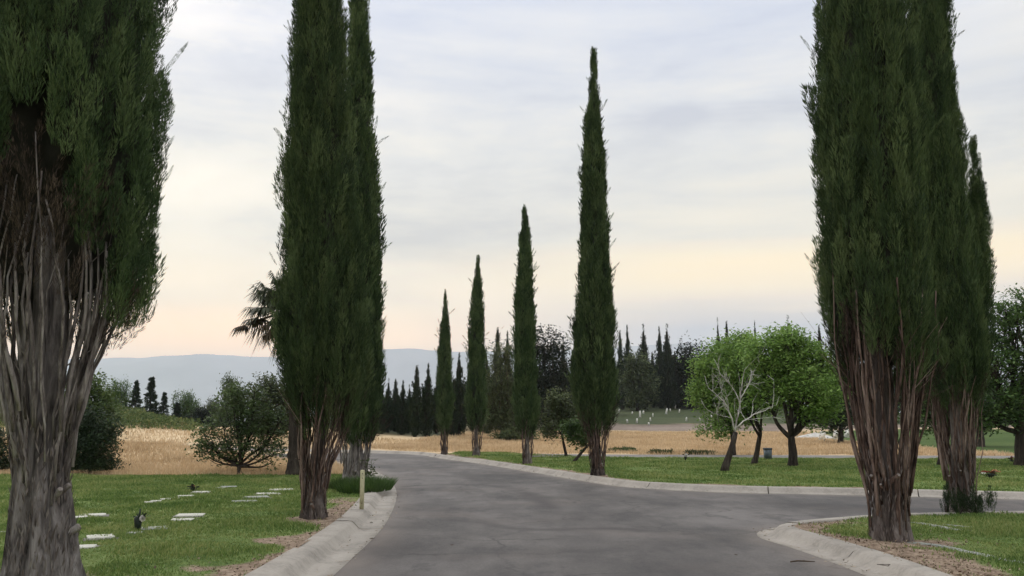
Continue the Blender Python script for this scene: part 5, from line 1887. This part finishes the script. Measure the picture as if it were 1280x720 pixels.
# stamped triangle on the near right kerb
x, y = gp(1107, 707, 0.134)
mb = MB()
tri_ = [(-0.06, 0.045), (0.06, 0.045), (0.0, -0.055)]
for i in range(3):
    a = np.array(tri_[i]); b = np.array(tri_[(i + 1) % 3])
    c = (a + b) / 2
    box(mb, (c[0], c[1], 0), (np.linalg.norm(b - a) + 0.008, 0.009, 0.006), math.atan2(b[1] - a[1], b[0] - a[0]))
ko = [o for o in col.objects if o.name.startswith('kerb')][2]
mb.build('kerb_stamp', M['mark'], ko, (x, y, 0.139))


# ------------------------------------------------------------------ mountains
nx, ny = 260, 26
xs = np.linspace(-10800, 10800, nx)
ys = np.linspace(0, 1, ny)
Yb = 7000.0; YD = 2700.0
XX, TT2 = np.meshgrid(xs, ys)
YY = Yb + YD * TT2
ridge_px = np.interp((xs / (Yb + YD)) * F + 640, [-400, 0, 140, 200, 262, 300, 346, 400, 480, 520, 560, 600, 700, 800, 860, 900, 1000, 1200, 1400],
                     [452, 450, 448, 446, 443, 446, 446, 441, 438, 436, 440, 440, 438, 433, 428, 426, 424, 428, 436])
ridge_z = np.array([at(640, p, Yb + YD)[2] for p in ridge_px])
ridge_z = ridge_z + 27 * (fbm(xs * 0.0039, xs * 0 + 3.0, 1.0, 5) - 0.5)
det = fbm(XX * 0.0015, YY * 0.0015, 2.0, 5)
ZZ = -32 + (ridge_z[None, :] + 32) * (ss(TT2) ** 0.9) * (0.72 + 0.28 * TT2 + (det - 0.5) * 0.9 * (1 - TT2) * TT2 * 2)
# back side
XXb = xs; back = np.stack([xs, np.full(nx, Yb + 5800), np.full(nx, -32.0)], -1)
V = np.concatenate([np.stack([XX, YY, ZZ], -1).reshape(-1, 3), back])
ix = np.arange((ny + 1) * nx).reshape(ny + 1, nx)
q = np.stack([ix[:-1, :-1], ix[:-1, 1:], ix[1:, 1:], ix[1:, :-1]], -1).reshape(-1, 4)
structure(link('mountains', raw_mesh('mountains', V, [q], mat_simple('dry_mountain', (0.25, 0.235, 0.22), 0.25, 0.002, 0.95, 0.0), True)))

# ------------------------------------------------------------------ haze
HZ = 0.000135
mh = bpy.data.materials.new('haze_air'); mh.use_nodes = True
nt = mh.node_tree; nt.nodes.clear()
out = nt.nodes.new('ShaderNodeOutputMaterial')
pv = nt.nodes.new('ShaderNodeVolumePrincipled')
pv.inputs['Color'].default_value = (0.84, 0.91, 1.0, 1)
pv.inputs['Density'].default_value = HZ
pv.inputs['Anisotropy'].default_value = 0.0
nt.links.new(pv.outputs[0], out.inputs['Volume'])
mb = MB()
x0, x1, y0, y1, z0, z1 = -17500, 17500, -17500, 17500, -40, 985
V = [(x0, y0, z0), (x1, y0, z0), (x1, y1, z0), (x0, y1, z0), (x0, y0, z1), (x1, y0, z1), (x1, y1, z1), (x0, y1, z1)]
mb.add(V, [(3, 2, 1, 0), (0, 1, 5, 4), (1, 2, 6, 5), (2, 3, 7, 6), (3, 0, 4, 7), (4, 5, 6, 7)])
stuff(mb.build('haze', mh))

# ------------------------------------------------------------------ sky and light
SUN_EL, SUN_AZ = R(32), R(-32)      # azimuth measured from +Y towards +X
w = bpy.data.worlds.new('World'); scene.world = w; w.use_nodes = True
nt = w.node_tree; nt.nodes.clear()
out = nd(nt, 'ShaderNodeOutputWorld'); bg = nd(nt, 'ShaderNodeBackground')
nt.links.new(bg.outputs[0], out.inputs[0])
bg.inputs[1].default_value = 0.1
sky = nd(nt, 'ShaderNodeTexSky', sky_type='NISHITA')
sky.sun_disc = False
sky.sun_elevation = SUN_EL
sky.sun_rotation = SUN_AZ
sky.dust_density = 3.0
tc = nd(nt, 'ShaderNodeTexCoord').outputs['Generated']
sep = nd(nt, 'ShaderNodeSeparateXYZ'); nt.links.new(tc, sep.inputs[0])
elev = sep.outputs[2]
# overcast layer colour by elevation (x10 because of the strength of 0.1)
base = ramp_n(nt, maprange(nt, elev, 0.0, 1.0), [
    (0.0, (2.0, 1.30, 0.62)), (0.06, (2.15, 1.38, 0.66)), (0.09, (2.0, 1.36, 0.74)), (0.125, (1.50, 1.19, 0.79)), (0.20, (1.08, 0.99, 0.81)),
    (0.29, (1.0, 0.965, 0.885)), (0.37, (0.90, 0.905, 0.935)), (0.46, (0.80, 0.845, 0.97)), (0.7, (1.5, 1.55, 1.65)), (1.0, (2.3, 2.3, 2.35))])
# streaky cloud bands: stretch along the horizon
vm = scaled(nt, tc, (1.6, 1.6, 11.0))
n1 = noise_n(nt, vm, 1.5, 6, 0.55, 0.35)
vm2 = scaled(nt, tc, (3.0, 3.0, 7.0))
n2 = noise_n(nt, vm2, 1.3, 5, 0.6, 0.2)
cl = math_n(nt, 'ADD', math_n(nt, 'MULTIPLY', n1, 0.56), math_n(nt, 'MULTIPLY', n2, 0.44))
shade = ramp_n(nt, cl, [(0.34, (0.72, 0.75, 0.84)), (0.44, (0.89, 0.91, 0.95)), (0.52, (1.02, 1.01, 0.985)), (0.64, (1.18, 1.13, 1.03))])
c = mix_n(nt, 1.0, base, shade, 'MULTIPLY')
# grey bank low on the right half, warm gap above it
vm3 = scaled(nt, tc, (1.2, 1.2, 16.0))
n3 = noise_n(nt, vm3, 1.2, 4, 0.5, 0.3)
rightm = maprange(nt, sep.outputs[0], -0.12, 0.20)
bank = math_n(nt, 'MULTIPLY', math_n(nt, 'MULTIPLY', maprange(nt, elev, 0.15, 0.105), maprange(nt, elev, 0.03, 0.09)), math_n(nt, 'MULTIPLY', rightm, maprange(nt, n3, 0.30, 0.42)))
c = mix_n(nt, math_n(nt, 'MULTIPLY', bank, 1.0), c, (0.68, 0.64, 0.64))
gap = math_n(nt, 'MULTIPLY', math_n(nt, 'MULTIPLY', maprange(nt, elev, 0.135, 0.165), maprange(nt, elev, 0.205, 0.175)), math_n(nt, 'MULTIPLY', rightm, maprange(nt, n3, 0.80, 0.46)))
c = mix_n(nt, math_n(nt, 'MULTIPLY', gap, 0.85), c, (1.68, 1.27, 0.64))
lowl_ = math_n(nt, 'MULTIPLY', maprange(nt, sep.outputs[0], 0.02, -0.30), maprange(nt, elev, 0.135, 0.085))
c = mix_n(nt, math_n(nt, 'MULTIPLY', lowl_, 0.75), c, (2.7, 1.50, 0.55))
c10 = mix_n(nt, 1.0, c, (10.0, 10.0, 10.0), 'MULTIPLY')
thin = maprange(nt, n2, 0.45, 0.75, 0.05, 0.22)
fin = mix_n(nt, thin, c10, sky.outputs[0])
nt.links.new(fin, bg.inputs[0])

sd = bpy.data.lights.new('sun', 'SUN'); sd.energy = 0.7; sd.angle = R(22); sd.color = (1.0, 0.93, 0.84)
so = bpy.data.objects.new('sun', sd); col.objects.link(so)
dirv = Vector((math.sin(SUN_AZ) * math.cos(SUN_EL), math.cos(SUN_AZ) * math.cos(SUN_EL), math.sin(SUN_EL)))
so.rotation_euler = (-dirv).to_track_quat('-Z', 'Y').to_euler()
so.location = (-20, 30, 40)

# ------------------------------------------------------------------ render settings
vs = scene.view_settings
vs.view_transform = 'Standard'
vs.look = 'None'
vs.gamma = 1.0
vs.exposure = 0.0
vs.use_curve_mapping = False
cy = scene.cycles
cy.use_denoising = True
cy.max_bounces = 6
cy.diffuse_bounces = 3
cy.glossy_bounces = 2
cy.transmission_bounces = 3
cy.volume_bounces = 2
cy.transparent_max_bounces = 4
cy.volume_max_steps = 64
